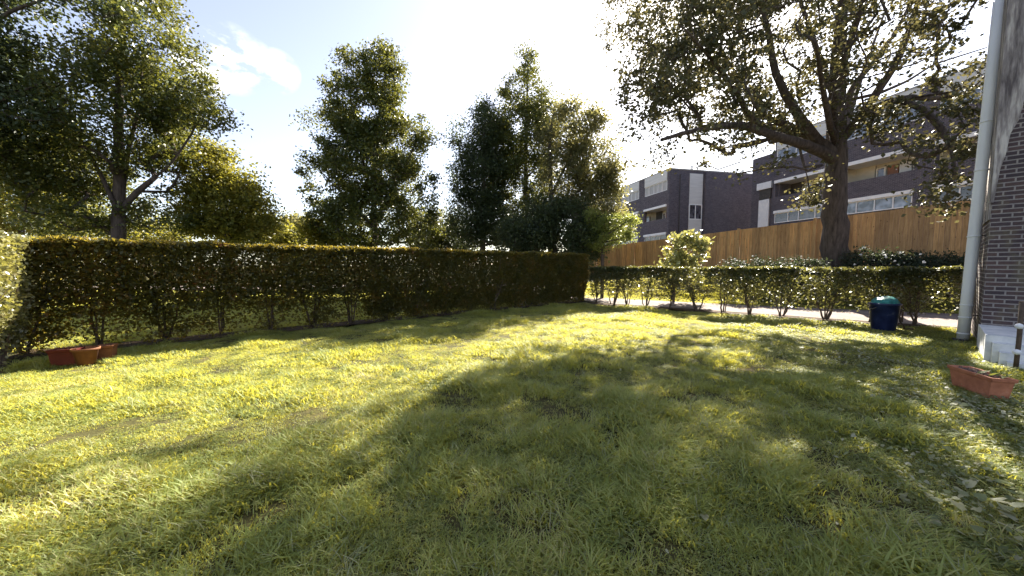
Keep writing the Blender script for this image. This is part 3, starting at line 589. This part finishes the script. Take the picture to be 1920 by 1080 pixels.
# ------------------------------------------------------------------ fence
def build_fence():
    root = empty('wooden_fence', (A_F[0], A_F[1], 0)); tag(root, 'brown vertical board fence on the bank behind the big tree', 'fence')
    d = B_F - A_F; L = np.linalg.norm(d); u = d / L; n = np.array([-u[1], u[0]])  # n points to the camera side
    if n.dot(-A_F) < 0: n = -n
    rg = random.Random(3); L0 = -6.0; L1 = L + 9
    def panel(s0, s1, topf, name='board_panel'):
        mb = MB(); s = s0
        while s < s1 - .05:
            w = .118; x, y = A_F + u * (s + w / 2); zt = topf(s) + rg.uniform(-.006, .006); zb = float(ground_h(x, y)) - .15
            ry = rg.uniform(-.003, .003); a = A_F + u * s - A_F; b = A_F + u * (s + w) - A_F; o0 = n * (.012 + ry); o1 = n * (-.008 + ry)
            vs = []
            for z in (zb, zt):
                for q, (p, of) in enumerate(((a, o0 + n * .012), (b, o0), (b, o1), (a, o1))): vs.append((p[0] + of[0], p[1] + of[1], z))
            mb.add(vs, [(0, 3, 2, 1), (4, 5, 6, 7), (0, 1, 5, 4), (1, 2, 6, 5), (2, 3, 7, 6), (3, 0, 4, 7)]); s += w + .006
        return mb.build(name, M['fence'], root)
    split = 4.15
    top_r = lambda s: 3.70 - .062 * s                             # right of the trunk, a little higher
    top_l = lambda s: fence_top(s / L)
    bounds = [L0, -3, 0, split] + [split + 2.9 * i for i in range(1, 9)]
    for a, b in zip(bounds[:-1], bounds[1:]): panel(a, b, top_r if b <= split + .01 else top_l)
    for s in bounds[1:]:
        if s > L1: break
        p = u * s; z = (top_r(s) if s <= split else top_l(s)) + .06; mb = MB(); h = .05
        zb = float(ground_h(*(A_F + p))) - .2
        c = [(p + u * a_ + n * b_) for a_, b_ in ((-h, .02), (h, .02), (h, .02 + 2 * h), (-h, .02 + 2 * h))]
        if p[0] < 3 : pass
        mb.add([(q[0], q[1], zb) for q in c] + [(q[0], q[1], z) for q in c], [(0, 3, 2, 1), (4, 5, 6, 7), (0, 1, 5, 4), (1, 2, 6, 5), (2, 3, 7, 6), (3, 0, 4, 7)]); mb.build('post', M['fence'], root)
build_fence()

# ------------------------------------------------------------------ blocks of flats
def flats(name, label, loc, rz, z0, length, depth, roof, levels, mods, blank=()):
    """local x runs along the facade, -y faces the camera side, z is height above the block's own ground (z0)"""
    root = empty(name, (loc[0], loc[1], z0), rz); tag(root, label, 'apartment building')
    H = lambda z: z - z0
    soff_t, soff_b, op_b, lin_t, lin_b, win_b, uwin_b, uwin_t, top = [H(v) for v in levels]
    T = .3; wall = MB()
    # brick strips between openings (front skin)
    xs = [0]
    for a, b in mods: xs += [a, b]
    xs.append(length)
    for i in range(0, len(xs), 2):
        if xs[i + 1] > xs[i]: wall.box(xs[i], xs[i + 1], 0, T, -1.5, top)
    for a, b in mods:
        wall.box(a, b, 0, T, -1.5, win_b - .06); wall.box(a, b, 0, T, lin_t, op_b); wall.box(a, b, 0, T, soff_t + .01, uwin_b)
    wall.box(0, T, T, depth, -1.5, top); wall.box(length - T, length, T, depth, -1.5, top); wall.box(T, length - T, depth - T, depth, -1.5, top)
    wall.build('wall', M['brick_far'], root)
    rf = MB().box(-.04, length + .04, -.04, depth + .04, top, top + .12).build('roof', M['concrete'], root)
    MB().box(.35, length - .35, 1.6, 1.7, -1.4, top - .05).build('inner_wall', M['interior'], root)
    rg = random.Random(len(label))
    for k, (a, b) in enumerate(mods):
        W_ = b - a
        MB().box(a, b, -.05, .22, uwin_t, top - .003).build('fascia', M['cladding'], root)
        MB().box(a - .02, b + .02, -.12, 1.55, soff_b, soff_t).build('balcony_canopy', M['white'], root)
        MB().box(a, b, T, 1.58, op_b - .18, op_b - .05).build('balcony_floor', M['concrete'], root)
        MB().box(a - .03, b + .03, -.06, .1, lin_b, lin_t).build('lintel', M['white'], root)
        # back of the balcony: panels, little window, door, window
        y = 1.46
        MB().box(a, a + W_ * .28, y, y + .06, op_b - .04, soff_b - .004).build('dark_screen', M['iron'] if k % 2 == 0 else M['interior'], root)
        dr = MB().box(a + W_ * .46, a + W_ * .60, y - .03, y + .03, op_b - .04, soff_b - .25).build('door', M['door_brown'] if k != 0 else M['iron'], root)
        MB().box(a + W_ * .57, a + W_ * .585, y - .06, y - .031, op_b + .5, op_b + .56).build('handle', M['pipe'], dr)
        MB().box(a + W_ * .61, a + W_ * .76, y, y + .05, op_b - .04, soff_b - .2).build('door_panel', M['white'], root)
        window(root, a + W_ * .78, a + W_ * .97, y - .01, op_b + .05, soff_b - .25, 1, 'glass')
        window(root, a + W_ * .30, a + W_ * .43, y - .01, op_b + .05, soff_b - .25, 1, 'glass_dark')
        # ground and top windows
        window(root, a, b, .05, win_b, lin_b - .004, 4, 'glass_dark' if k % 2 == 0 else 'glass', rg)
        window(root, a, b, .02, uwin_b, uwin_t, 5, 'curtain' if name == 'flats_block' else 'glass', rg)
    return root
def window(root, a, b, y, z0, z1, n, gm, rg=None):
    f = MB(); w = .06; f.box(a, b, y, y + .09, z0, z0 + w); f.box(a, b, y, y + .09, z1 - w, z1)
    cuts = [a + w]; wd = (b - a - 2 * w)
    fr = [0] + ([1 / n * i + (0 if not rg else rg.uniform(-.03, .03)) for i in range(1, n)]) + [1]
    for q in fr: x = a + w + wd * q; f.box(x - w, x, y + .001, y + .088, z0 + w, z1 - w) if q == 0 else f.box(x - w / 2, x + w / 2 if q < 1 else x + w, y + .001, y + .088, z0 + w, z1 - w)
    o = f.build('window', M['white'], root)
    for q0, q1 in zip(fr[:-1], fr[1:]):
        x0_ = a + w + wd * q0 + w / 2; x1_ = a + w + wd * q1 - w / 2
        if x1_ - x0_ > .05: MB().box(x0_, x1_, y + .045, y + .055, z0 + w, z1 - w).build('pane', M[gm], o)
    return o
rzb = math.atan2(-.975, .2216)
XL = np.array([.2216, -.975]); YL = np.array([.975, .2216])
C0 = np.array([15.4, 35.0]); LLEN = 24.6
o_l = C0 - XL * LLEN
mods_l = [(LLEN - .35 - 3.75 - 4.85 * k, LLEN - .35 - 4.85 * k) for k in range(4, -1, -1)]
fl = flats('flats_block', 'left three storey dark brick block of flats with a windowless gable, behind the fence', o_l, rzb, 3.0, LLEN, 11.0, 10.84, (7.52, 7.30, 6.16, 4.78, 4.56, 3.95, 8.9, 9.87, 10.84), mods_l)
R0 = np.array([22.3, 30.5]); RLEN = 25.0
mods_r = [(.15, 4.45), (5.05, 9.05), (9.95, 14.0), (14.85, 18.9), (19.75, 23.8)]
fr_ = flats('brick_flats', 'right three storey dark brick block of flats with white balconies, behind the big tree', R0, rzb, 3.2, RLEN, 11.0, 12.1, (8.62, 8.38, 7.25, 6.08, 5.86, 5.05, 10.2, 11.15, 12.1), mods_r)
# gable side of the left block: in its own space the gable is the face at x = LLEN, running along +y
g = MB(); g.box(LLEN + .003, LLEN + .06, 2.25, 3.75, 4.55 - .0, 7.55); g.build('cladding_panel', M['cladding'], fl)
g = MB(); g.box(LLEN + .003, LLEN + .06, 2.25, 3.75, .2, 3.05); g.build('cladding_panel', M['cladding'], fl)
f = MB(); w = .07
f.box(LLEN + .003, LLEN + .07, 2.25, 3.75, 3.05, 3.13); f.box(LLEN + .003, LLEN + .07, 2.25, 3.75, 4.47, 4.55)
for y in (2.25, 2.95, 3.67): f.box(LLEN + .004, LLEN + .069, y, y + .08, 3.13, 4.47)
gw = f.build('window', M['white'], fl)
for y0, y1 in ((2.33, 2.95), (3.03, 3.67)): MB().box(LLEN + .01, LLEN + .03, y0, y1, 3.13, 4.47).build('pane', M['glass_dark'], gw)
MB().tube([(LLEN + .06, 1.15, -1), (LLEN + .06, 1.15, 7.4)], .04, 6).build('drainpipe', M['iron'], fl)
MB().box(LLEN + .003, LLEN + .035, 7.1, 7.3, 3.5, 6.4).build('drainpipe', M['iron'], fl)
MB().box(LLEN + .003, LLEN + .30, 3.9, 10.9, -1.5, 7.75).build('gable_wall', M['brick_far'], fl)
MB().lathe([(.0, .7), (.12, .68), (.16, .5), (.12, .35), (.12, 0)][::-1], 12, (LLEN - .9, 3.2, 7.95)).build('roof_vent', M['pipe'], fl)
# stair link between the blocks
lk = empty('stair_tower', tuple(R0 - XL * 2.6 - YL * .0) + (3.2,), rzb); tag(lk, 'narrow stair link with a tall white panel between the two brick blocks', 'building')
MB().box(.0, 2.55, .5, 6, -1.5, 8.0).build('wall', M['brick_far'], lk)
MB().box(.9, 1.9, .38, .49, 1.2, 4.1).build('panel', M['white'], lk)
MB().box(.9, 2.0, .40, .49, 4.12, 5.0).build('opening_shade', M['iron'], lk)  # dark plate that paints the shade inside an opening
MB().box(.7, 2.1, .30, .49, 5.02, 5.6).build('canopy', M['white'], lk)

# ------------------------------------------------------------------ the house corner on the right
HA = np.array([.77, .64]); HB = np.array([.64, -.77])           # a: away along its side, b: towards the camera
HC = np.array([8.47, 6.30])
hr = math.atan2(HB[1], HB[0])                                    # local x = b (to the right), local y = a (away)
house = empty('brick_house', (HC[0], HC[1], 0), hr); tag(house, 'dark brick house corner with pale mortar at the right edge of the lawn', 'house')
hw = MB(); hw.box(0, 3.2, 0, .0 + 2.3, .0, 6.5); hw.build('wall', M['brick_near'], house)
# pale weathered render: flares out above the corner
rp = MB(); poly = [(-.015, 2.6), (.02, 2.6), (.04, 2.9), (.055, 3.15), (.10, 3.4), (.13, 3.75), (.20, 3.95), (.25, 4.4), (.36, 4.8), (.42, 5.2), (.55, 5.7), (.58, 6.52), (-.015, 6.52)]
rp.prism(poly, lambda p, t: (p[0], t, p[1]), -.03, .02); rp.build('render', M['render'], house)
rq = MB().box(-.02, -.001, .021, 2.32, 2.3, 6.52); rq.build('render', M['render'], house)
# white painted steps below
stp = MB(); stp.box(-.03, 1.05, -1.5, -.003, -.02, .43)
stp.box(.03, 1.03, -1.64, -1.503, -.02, .33); stp.box(.09, 1.0, -1.78, -1.643, -.02, .22); stp.box(.15, .98, -1.92, -1.783, -.02, .11)
st_o = stp.build('doorstep', M['whitewash'], None); st_o.location = (HC[0], HC[1], 0); st_o.rotation_euler = (0, 0, hr)
tag(st_o, 'white painted stepped plinth at the foot of the brick house corner', 'step')
# downpipe
pipe = empty('downpipe', (8.86, 6.84, 0)); tag(pipe, 'tall off white drainpipe in front of the brick house corner', 'drainpipe')
lean = Vector((.026, .0, 1))
pb = MB(); pb.tube([(lean.x * z, 0, z) for z in (.04, 1, 2, 3, 4, 5, 6.4)], .082, 20); pb.build('tube', M['pipe'], pipe)
for z in (.16, .48, .72, 2.05, 3.3, 4.2):
    MB().tube([(lean.x * z, 0, z - .012), (lean.x * z, 0, z + .012)], .090, 20).build('collar', M['pipe'], pipe)
for z in (2.05, 3.3, .5):
    MB().tube([(lean.x * z, 0, z), (.24, -.08, z + .03)], .012, 6).build('bracket', M['iron'], pipe)
MB().lathe([(.13, 0), (.14, .05), (.10, .06)], 20, (0, 0, 0)).build('gully', M['iron'], pipe)
# narrow waste pipe
wp = MB().tube([(.0, 0, 0), (.0, 0, .30), (.04, 0, .36)], .03, 10).build('waste_pipe', M['pipe']); wp.location = (8.74, 6.50, .0); tag(wp, 'short narrow white pipe between the tall drainpipe and the white steps', 'pipe')
# post with two round white knobs at the picture's right edge
po = empty('gate_post', (7.03, 4.83, 0)); tag(po, 'thin brown post with two round white knobs at the right edge beside the white steps', 'post')
MB().tube([(0, 0, 0), (0.01, 0, .5), (0, 0, 1.0)], .024, 10).build('pole', M['stem'], po)
for z in (.30, .66): MB().lathe([(.0, -.04), (.03, -.028), (.042, 0), (.03, .028), (.0, .04)], 14, (-.05, -.03, z)).build('knob', M['white'], po)

# ------------------------------------------------------------------ pots and bin
def trough(name, label, loc, rz, L, W_, H_, mat, fill=True, group=None, taper=.8):
    o = empty(name, (*loc, 0), rz); tag(o, label, 'planter', group); b = MB(); t = .02
    def ring(l, w, z): return [(-l / 2, -w / 2, z), (l / 2, -w / 2, z), (l / 2, w / 2, z), (-l / 2, w / 2, z)]
    prof = [(L * taper, W_ * taper, 0), (L * .94, W_ * .92, H_ - .045), (L, W_, H_ - .04), (L + .01, W_ + .01, H_), (L - 2 * t, W_ - 2 * t, H_), (L * .9 - 2 * t, W_ * .88 - 2 * t, H_ - .05), (L * taper - 2 * t, W_ * taper - 2 * t, .02)]
    vs = []; fs = [(3, 2, 1, 0)]
    for p in prof: vs += ring(*p)
    for j in range(len(prof) - 1):
        for i in range(4): k = (i + 1) % 4; fs.append((j * 4 + i, j * 4 + k, (j + 1) * 4 + k, (j + 1) * 4 + i))
    e = (len(prof) - 1) * 4; fs.append((e, e + 1, e + 2, e + 3)); b.add(vs, fs); bo = b.build('body', M[mat], o)
    bv = bo.modifiers.new('bevel', 'BEVEL'); bv.width = .008; bv.segments = 2
    # raised panel lines on the long side
    if fill:
        n = 16; xs = np.linspace(-L / 2 + t + .012, L / 2 - t - .012, n * 2); ys = np.linspace(-W_ / 2 + t + .01, W_ / 2 - t - .01, n); X, Y = np.meshgrid(xs, ys)
        Z = H_ - .022 + .012 * np.random.RandomState(1).normal(size=X.shape); i, j = np.meshgrid(np.arange(2 * n - 1), np.arange(n - 1)); a = (j * 2 * n + i).ravel()
        link('soil_fill', np_mesh('soil_fill', np.stack([X.ravel(), Y.ravel(), Z.ravel()], 1), np.stack([a, a + 1, a + 2 * n + 1, a + 2 * n], 1)), M['compost'], o)
    return o
pl = trough('window_box', 'long terracotta planter of dry soil in front of the white steps', (5.50, 4.06), math.radians(-107), .56, .21, .25, 'terracotta')
lf = leaf_quads(np.array([[.14, .02, .265], [.19, -.03, .27], [.24, .03, .265], [.10, -.05, .265]]), np.random.RandomState(3), .13, .55, 2.0)
link('plant_leaf', np_mesh('plant_leaf', lf[0], lf[1]), M['clover'], pl)
PG = 'terracotta pots at the hedge corner'
trough('plant_trough', 'red rectangular plant trough with shade painted into its colour, leftmost of the pots at the hedge corner', (-6.70, 5.22), .35, .33, .18, .25, 'terracotta_red_shaded', True, PG)
pt = empty('plant_pot', (-6.46, 5.26, 0)); tag(pt, 'orange round topped plant pot between the red trough and the small pot', 'plant pot', PG)
MB().lathe([(0, .0), (.095, 0), (.125, .21), (.143, .215), (.147, .25), (.13, .25), (.112, .195), (.0, .195)], 28, sx=1.12).build('body', M['terracotta_orange'], pt)
MB().lathe([(.117, .205), (.07, .215), (.0, .21)], 20, sx=1.12).build('soil_fill', M['compost'], pt)
trough('plant_trough', 'small square terracotta pot, rightmost of the pots at the hedge corner', (-6.42, 5.50), .5, .20, .18, .24, 'terracotta_orange', True, PG)
pk = empty('plant_pot', (2.62, 1.36, 0)); tag(pk, 'pink terracotta pot just showing at the bottom right corner', 'plant pot')
MB().lathe([(0, .0), (.13, 0), (.18, .19), (.205, .195), (.21, .25), (.185, .25), (.16, .2), (0, .19)], 32).build('body', M['pot_pink'], pk)
# blue bin
bn = empty('garden_bin', (8.62, 8.10, 0)); tag(bn, 'dark blue plastic garden bin by the path at the end of the low hedge', 'bin')
MB().lathe([(0, 0), (.195, 0), (.205, .02), (.255, .58), (.272, .585), (.275, .625), (.255, .63), (.245, .58), (.2, .04), (0, .03)], 36).build('body', M['bin_blue'], bn)
for s in (-1, 1): MB().tube([(s * .262, -.07, .53), (s * .31, -.05, .50), (s * .315, 0, .49), (s * .31, .05, .50), (s * .262, .07, .53)], .012, 6).build('handle', M['iron'], bn)
tb = MB(); prof = [(.238, .0), (.232, .05), (.20, .11), (.14, .155), (.07, .175), (0, .18)]; tb.lathe(prof, 28)
for i in range(len(tb.v)):
    x, y, z = tb.v[i]; k = 1 + .05 * math.sin(7 * math.atan2(y, x)) * (1 - z / .18); tb.v[i] = (x * k, y * k, z * (1 + .12 * math.sin(9 * x + 4 * y)))
to = tb.build('teal_tub', M['teal']); to.location = (8.62, 8.10, .60); tag(to, 'upturned teal tub resting in the mouth of the blue bin', 'tub')
sm = MB(); sm.tube([(0, 0, 0), (-.03, 0, .10), (-.10, .01, .18), (-.14, .0, .34), (-.10, 0, .48)], .018, 8); sm.tube([(0, 0, .01), (.10, -.02, .03), (.20, 0, .02)], .016, 8); sm.tube([(-.03, 0, .1), (.03, .02, .0)], .012, 6)
s_ = sm.build('bent_stem', M['stem']); s_.location = (9.12, 8.10, .0); tag(s_, 'dark bent stem curving to the ground right beside the blue bin', 'stem')

# ------------------------------------------------------------------ grass
def blade_mesh(name, rng, nb, hmin, hmax, spread, width, lean_, mat):
    V = []; F = []; b = 0
    for i in range(nb):
        a = rng.rand() * 6.283; r = spread * math.sqrt(rng.rand()); bx_, by_ = r * math.cos(a), r * math.sin(a); h = rng.uniform(hmin, hmax); da = rng.rand() * 6.283; ln = lean_ * (.3 + rng.rand()) * h
        w = width * (.7 + .6 * rng.rand()); sa = da + 1.57 + rng.normal() * .4; sx, sy = math.cos(sa) * w / 2, math.sin(sa) * w / 2; lv = []
        for f, ww in ((0, .8), (.35, 1), (.7, .8), (1, .12)):
            q = f * f; z = h * (f - .25 * q * (lean_ > .6)); x = bx_ + math.cos(da) * ln * q; y = by_ + math.sin(da) * ln * q; lv += [(x - sx * ww, y - sy * ww, z), (x + sx * ww, y + sy * ww, z)]
        V += lv
        for j in range(3): F.append((b + 2 * j, b + 2 * j + 1, b + 2 * j + 3, b + 2 * j + 2))
        b += 8
    me = np_mesh(name, np.array(V), np.array(F), True); me.materials.append(M[mat]); return me
def clover_mesh(name, rng, n, spread, size, hmax, mat):
    C = []; 
    for i in range(n):
        a = rng.rand() * 6.283; r = spread * math.sqrt(rng.rand()); C.append((r * math.cos(a), r * math.sin(a), rng.uniform(.01, hmax)))
    V, F = leaf_quads(np.array(C), rng, size, .8, 1.6); me = np_mesh(name, V, F); me.materials.append(M[mat]); return me
rg = np.random.RandomState(8)
protos = [blade_mesh('tuft_a', rg, 60, .010, .032, .085, .0050, .9, 'grass'), blade_mesh('tuft_b', rg, 56, .012, .042, .085, .0048, 1.1, 'grass'), blade_mesh('tuft_c', rg, 40, .02, .085, .065, .0046, .9, 'grass'),
          blade_mesh('tuft_d', rg, 16, .03, .095, .07, .0032, 1.1, 'straw'), clover_mesh('tuft_e', rg, 44, .09, .019, .03, 'clover'), blade_mesh('tuft_f', rg, 20, .02, .05, .09, .0046, 1.7, 'straw')]
proto_obs = [bpy.data.objects.new(me.name, me) for me in protos]
def gn_scatter(name, P, S, RZ, IDX, label, cat):
    me = bpy.data.meshes.new(name); me.vertices.add(len(P)); me.vertices.foreach_set('co', P.astype(np.float32).ravel())
    for an, ty, ar in (('scl', 'FLOAT', S), ('rz', 'FLOAT', RZ), ('pick', 'INT', IDX)):
        at = me.attributes.new(an, ty, 'POINT'); at.data.foreach_set('value', ar.astype(np.int32 if ty == 'INT' else np.float32))
    o = link(name, me, None); tag(o, label, cat, kind='stuff')
    gt = bpy.data.node_groups.new(name + '_nodes', 'GeometryNodeTree'); gt.interface.new_socket('Geometry', in_out='INPUT', socket_type='NodeSocketGeometry'); gt.interface.new_socket('Geometry', in_out='OUTPUT', socket_type='NodeSocketGeometry')
    gi = gt.nodes.new('NodeGroupInput'); go = gt.nodes.new('NodeGroupOutput'); inst = gt.nodes.new('GeometryNodeInstanceOnPoints'); jn = gt.nodes.new('GeometryNodeJoinGeometry')
    for ob in reversed(proto_obs):
        oi = gt.nodes.new('GeometryNodeObjectInfo'); oi.inputs['Object'].default_value = ob; oi.inputs['As Instance'].default_value = True; gt.links.new(oi.outputs['Geometry'], jn.inputs[0])
    def attr(n, ty):
        a = gt.nodes.new('GeometryNodeInputNamedAttribute'); a.data_type = ty; a.inputs['Name'].default_value = n; return a.outputs['Attribute']
    cx = gt.nodes.new('ShaderNodeCombineXYZ'); gt.links.new(attr('rz', 'FLOAT'), cx.inputs[2]); er = gt.nodes.new('FunctionNodeEulerToRotation'); gt.links.new(cx.outputs[0], er.inputs[0])
    gt.links.new(gi.outputs[0], inst.inputs['Points']); gt.links.new(jn.outputs[0], inst.inputs['Instance']); inst.inputs['Pick Instance'].default_value = True
    gt.links.new(attr('pick', 'INT'), inst.inputs['Instance Index']); gt.links.new(er.outputs[0], inst.inputs['Rotation']); gt.links.new(attr('scl', 'FLOAT'), inst.inputs['Scale']); gt.links.new(inst.outputs[0], go.inputs[0])
    md = o.modifiers.new('scatter', 'NODES'); md.node_group = gt; return o
def in_poly(x, y, poly):
    c = np.zeros(len(x), bool); n = len(poly)
    for i in range(n):
        (xa, ya), (xb, yb) = poly[i], poly[(i + 1) % n]; k = ((ya > y) != (yb > y)) & (x < (xb - xa) * (y - ya) / (yb - ya + 1e-12) + xa); c ^= k
    return c
lawn_poly = [(-7.7, 5.6), (-6.95, 6.35), (-2.1, 10.3), (2.85, 14.0), (3.15, 13.45), (5.8, 11.3), (8.7, 9.1), (10.2, 7.9), (8.6, 6.4), (8.45, 6.15), (7.7, 5.0), (9.0, 3.2), (5, -1.2), (-5, -1.2), (-3.8, 1.0)]
def scatter_lawn():
    rng = np.random.RandomState(5); P = []
    for (y0, y1, dens) in ((-1.2, .9, 120), (.9, 2.6, 520), (2.6, 5, 420), (5, 8, 300), (8, 14.2, 240)):
        n = int((y1 - y0) * 20 * dens); x = rng.uniform(-9, 11, n); y = rng.uniform(y0, y1, n); k = in_poly(x, y, lawn_poly) & ((np.abs(x) < 1.6 * y + 1.6) | (y < 1)); P.append(np.stack([x[k], y[k]], 1))
    P = np.concatenate(P); x, y = P[:, 0], P[:, 1]; d = np.hypot(x, y)
    c1 = fbm(x, y, 31, 2.6, 4); c2 = fbm(x, y, 32, 6.0, 3); r = rng.rand(len(x)); idx = rng.choice([0, 1], len(x))
    lm = np.clip(1.5 - np.hypot((x - .6) / 2.6, (y - 2.6) / 2.6), 0, 1); longz = r < np.clip(.12 + .55 * lm + .9 * c1, .03, .85); idx[longz] = 2
    idx[(r > 1 - .012 - .10 * lm * (c2 > -.1)) ] = 3
    idx[(c2 < -.10) & (rng.rand(len(x)) < .35)] = 4; idx[(r > .86) & (r < .93)] = 5
    right = (x > 1.2 + .5 * y) & (rng.rand(len(x)) < .3); idx[right] = 4
    S = (.85 + .35 * rng.rand(len(x))) * (1 + .25 * lm) * (1 + .75 * np.clip(c1 + .6 * c2, -.5, 1)) * (1 + .03 * np.clip(d - 3, 0, 9)); S *= np.where(y > 5, 1.0, 1.0)
    S = S * np.where((idx == 3) & (y > 7), .6, 1)
    thin = (fbm(x, y, 33, 4.2, 3) < -.36) & (rng.rand(len(x)) < .7); x, y, S, idx = x[~thin], y[~thin], S[~thin], idx[~thin]
    return np.c_[x, y, np.full(len(x), .0) + .02 * fbm(x, y, 3, 1.1, 3) - .004], S, rng.rand(len(x)) * 6.283, idx
gn_scatter('lawn_grass', *scatter_lawn(), 'tufty green and yellow lawn grass between the hedges', 'grass')
def scatter_verge():
    rng = np.random.RandomState(6); P = []
    n = 26000; x = rng.uniform(1.5, 16, n); y = rng.uniform(9, 20, n); s = (x - 3.34) * .44 + (y - 15.68) * .898
    k = (s > .15) & (s < 4) & (rng.rand(n) < np.where(s < 1.5, 1, .35)); P.append(np.stack([x[k], y[k]], 1))
    n = 42000; x = rng.uniform(-26, 4, n); y = rng.uniform(6, 20, n); h = (y - 5.95) - .792 * (x + 7.75); k = (h > .5) & (np.abs(x) < 1.75 * y); k &= ~((y > 18.5 + .1 * (x + 40)) ) ; k &= (x < 0) | (y > 14.5); k &= ~((x > .3) & (x < 3.4) & (y > 13))
    P.append(np.stack([x[k], y[k]], 1)); P = np.concatenate(P); x, y = P[:, 0], P[:, 1]
    return np.c_[x, y, ground_h(x, y) + .02 * fbm(x, y, 3, 1.1, 3)], 1.35 + .8 * rng.rand(len(x)), rng.rand(len(x)) * 6.283, rng.choice([0, 1, 2, 5], len(x), p=[.4, .4, .15, .05])
gn_scatter('verge_grass', *scatter_verge(), 'rough grass on the verge beyond the path and behind the tall hedge', 'grass')
# broad weed and ivy leaves in the lower right of the lawn
def weeds():
    rng = np.random.RandomState(12); n = 40000; y = rng.uniform(.9, 6.2, n); x = rng.uniform(.3, 8.5, n)
    # thick towards the house, thinning to the left
    edge = .35 + .80 * y; k = in_poly(x, y, lawn_poly) & (rng.rand(n) < np.clip((x - edge) / 1.6, .008, 1)); x, y = x[k], y[k]
    g = fbm(x, y, 41, 2.4, 3); k = (g > -.15) | (rng.rand(len(x)) < .3); x, y = x[k], y[k]; n = len(x)
    z = rng.uniform(.02, .055, n); yaw = rng.rand(n) * 6.283; L = rng.uniform(.012, .026, n) * np.where(rng.rand(n) < .06, 1.7, 1) * np.where((y < 2.3) & (rng.rand(n) < .2), 1.9, 1); tx = rng.normal(size=n) * .35; ty = rng.normal(size=n) * .35
    shape = np.array([(0, -.45), (.42, -.62), (.62, -.1), (.40, .45), (0, 1.0), (-.40, .45), (-.62, -.1), (-.42, -.62)]); V = np.zeros((n, 8, 3))
    for q, (a, b) in enumerate(shape):
        X = a * L * np.cos(yaw) - b * L * np.sin(yaw); Y = a * L * np.sin(yaw) + b * L * np.cos(yaw); V[:, q] = np.stack([x + X, y + Y, z + X * tx + Y * ty + abs(a) * L * .18], 1)
    return np_mesh('weed_leaves', V.reshape(-1, 3), np.arange(8 * n).reshape(n, 8))
tag(link('weed_leaves', weeds(), M['weed']), 'pale broad weed leaves scattered through the lower right of the lawn', 'weeds', kind='stuff')
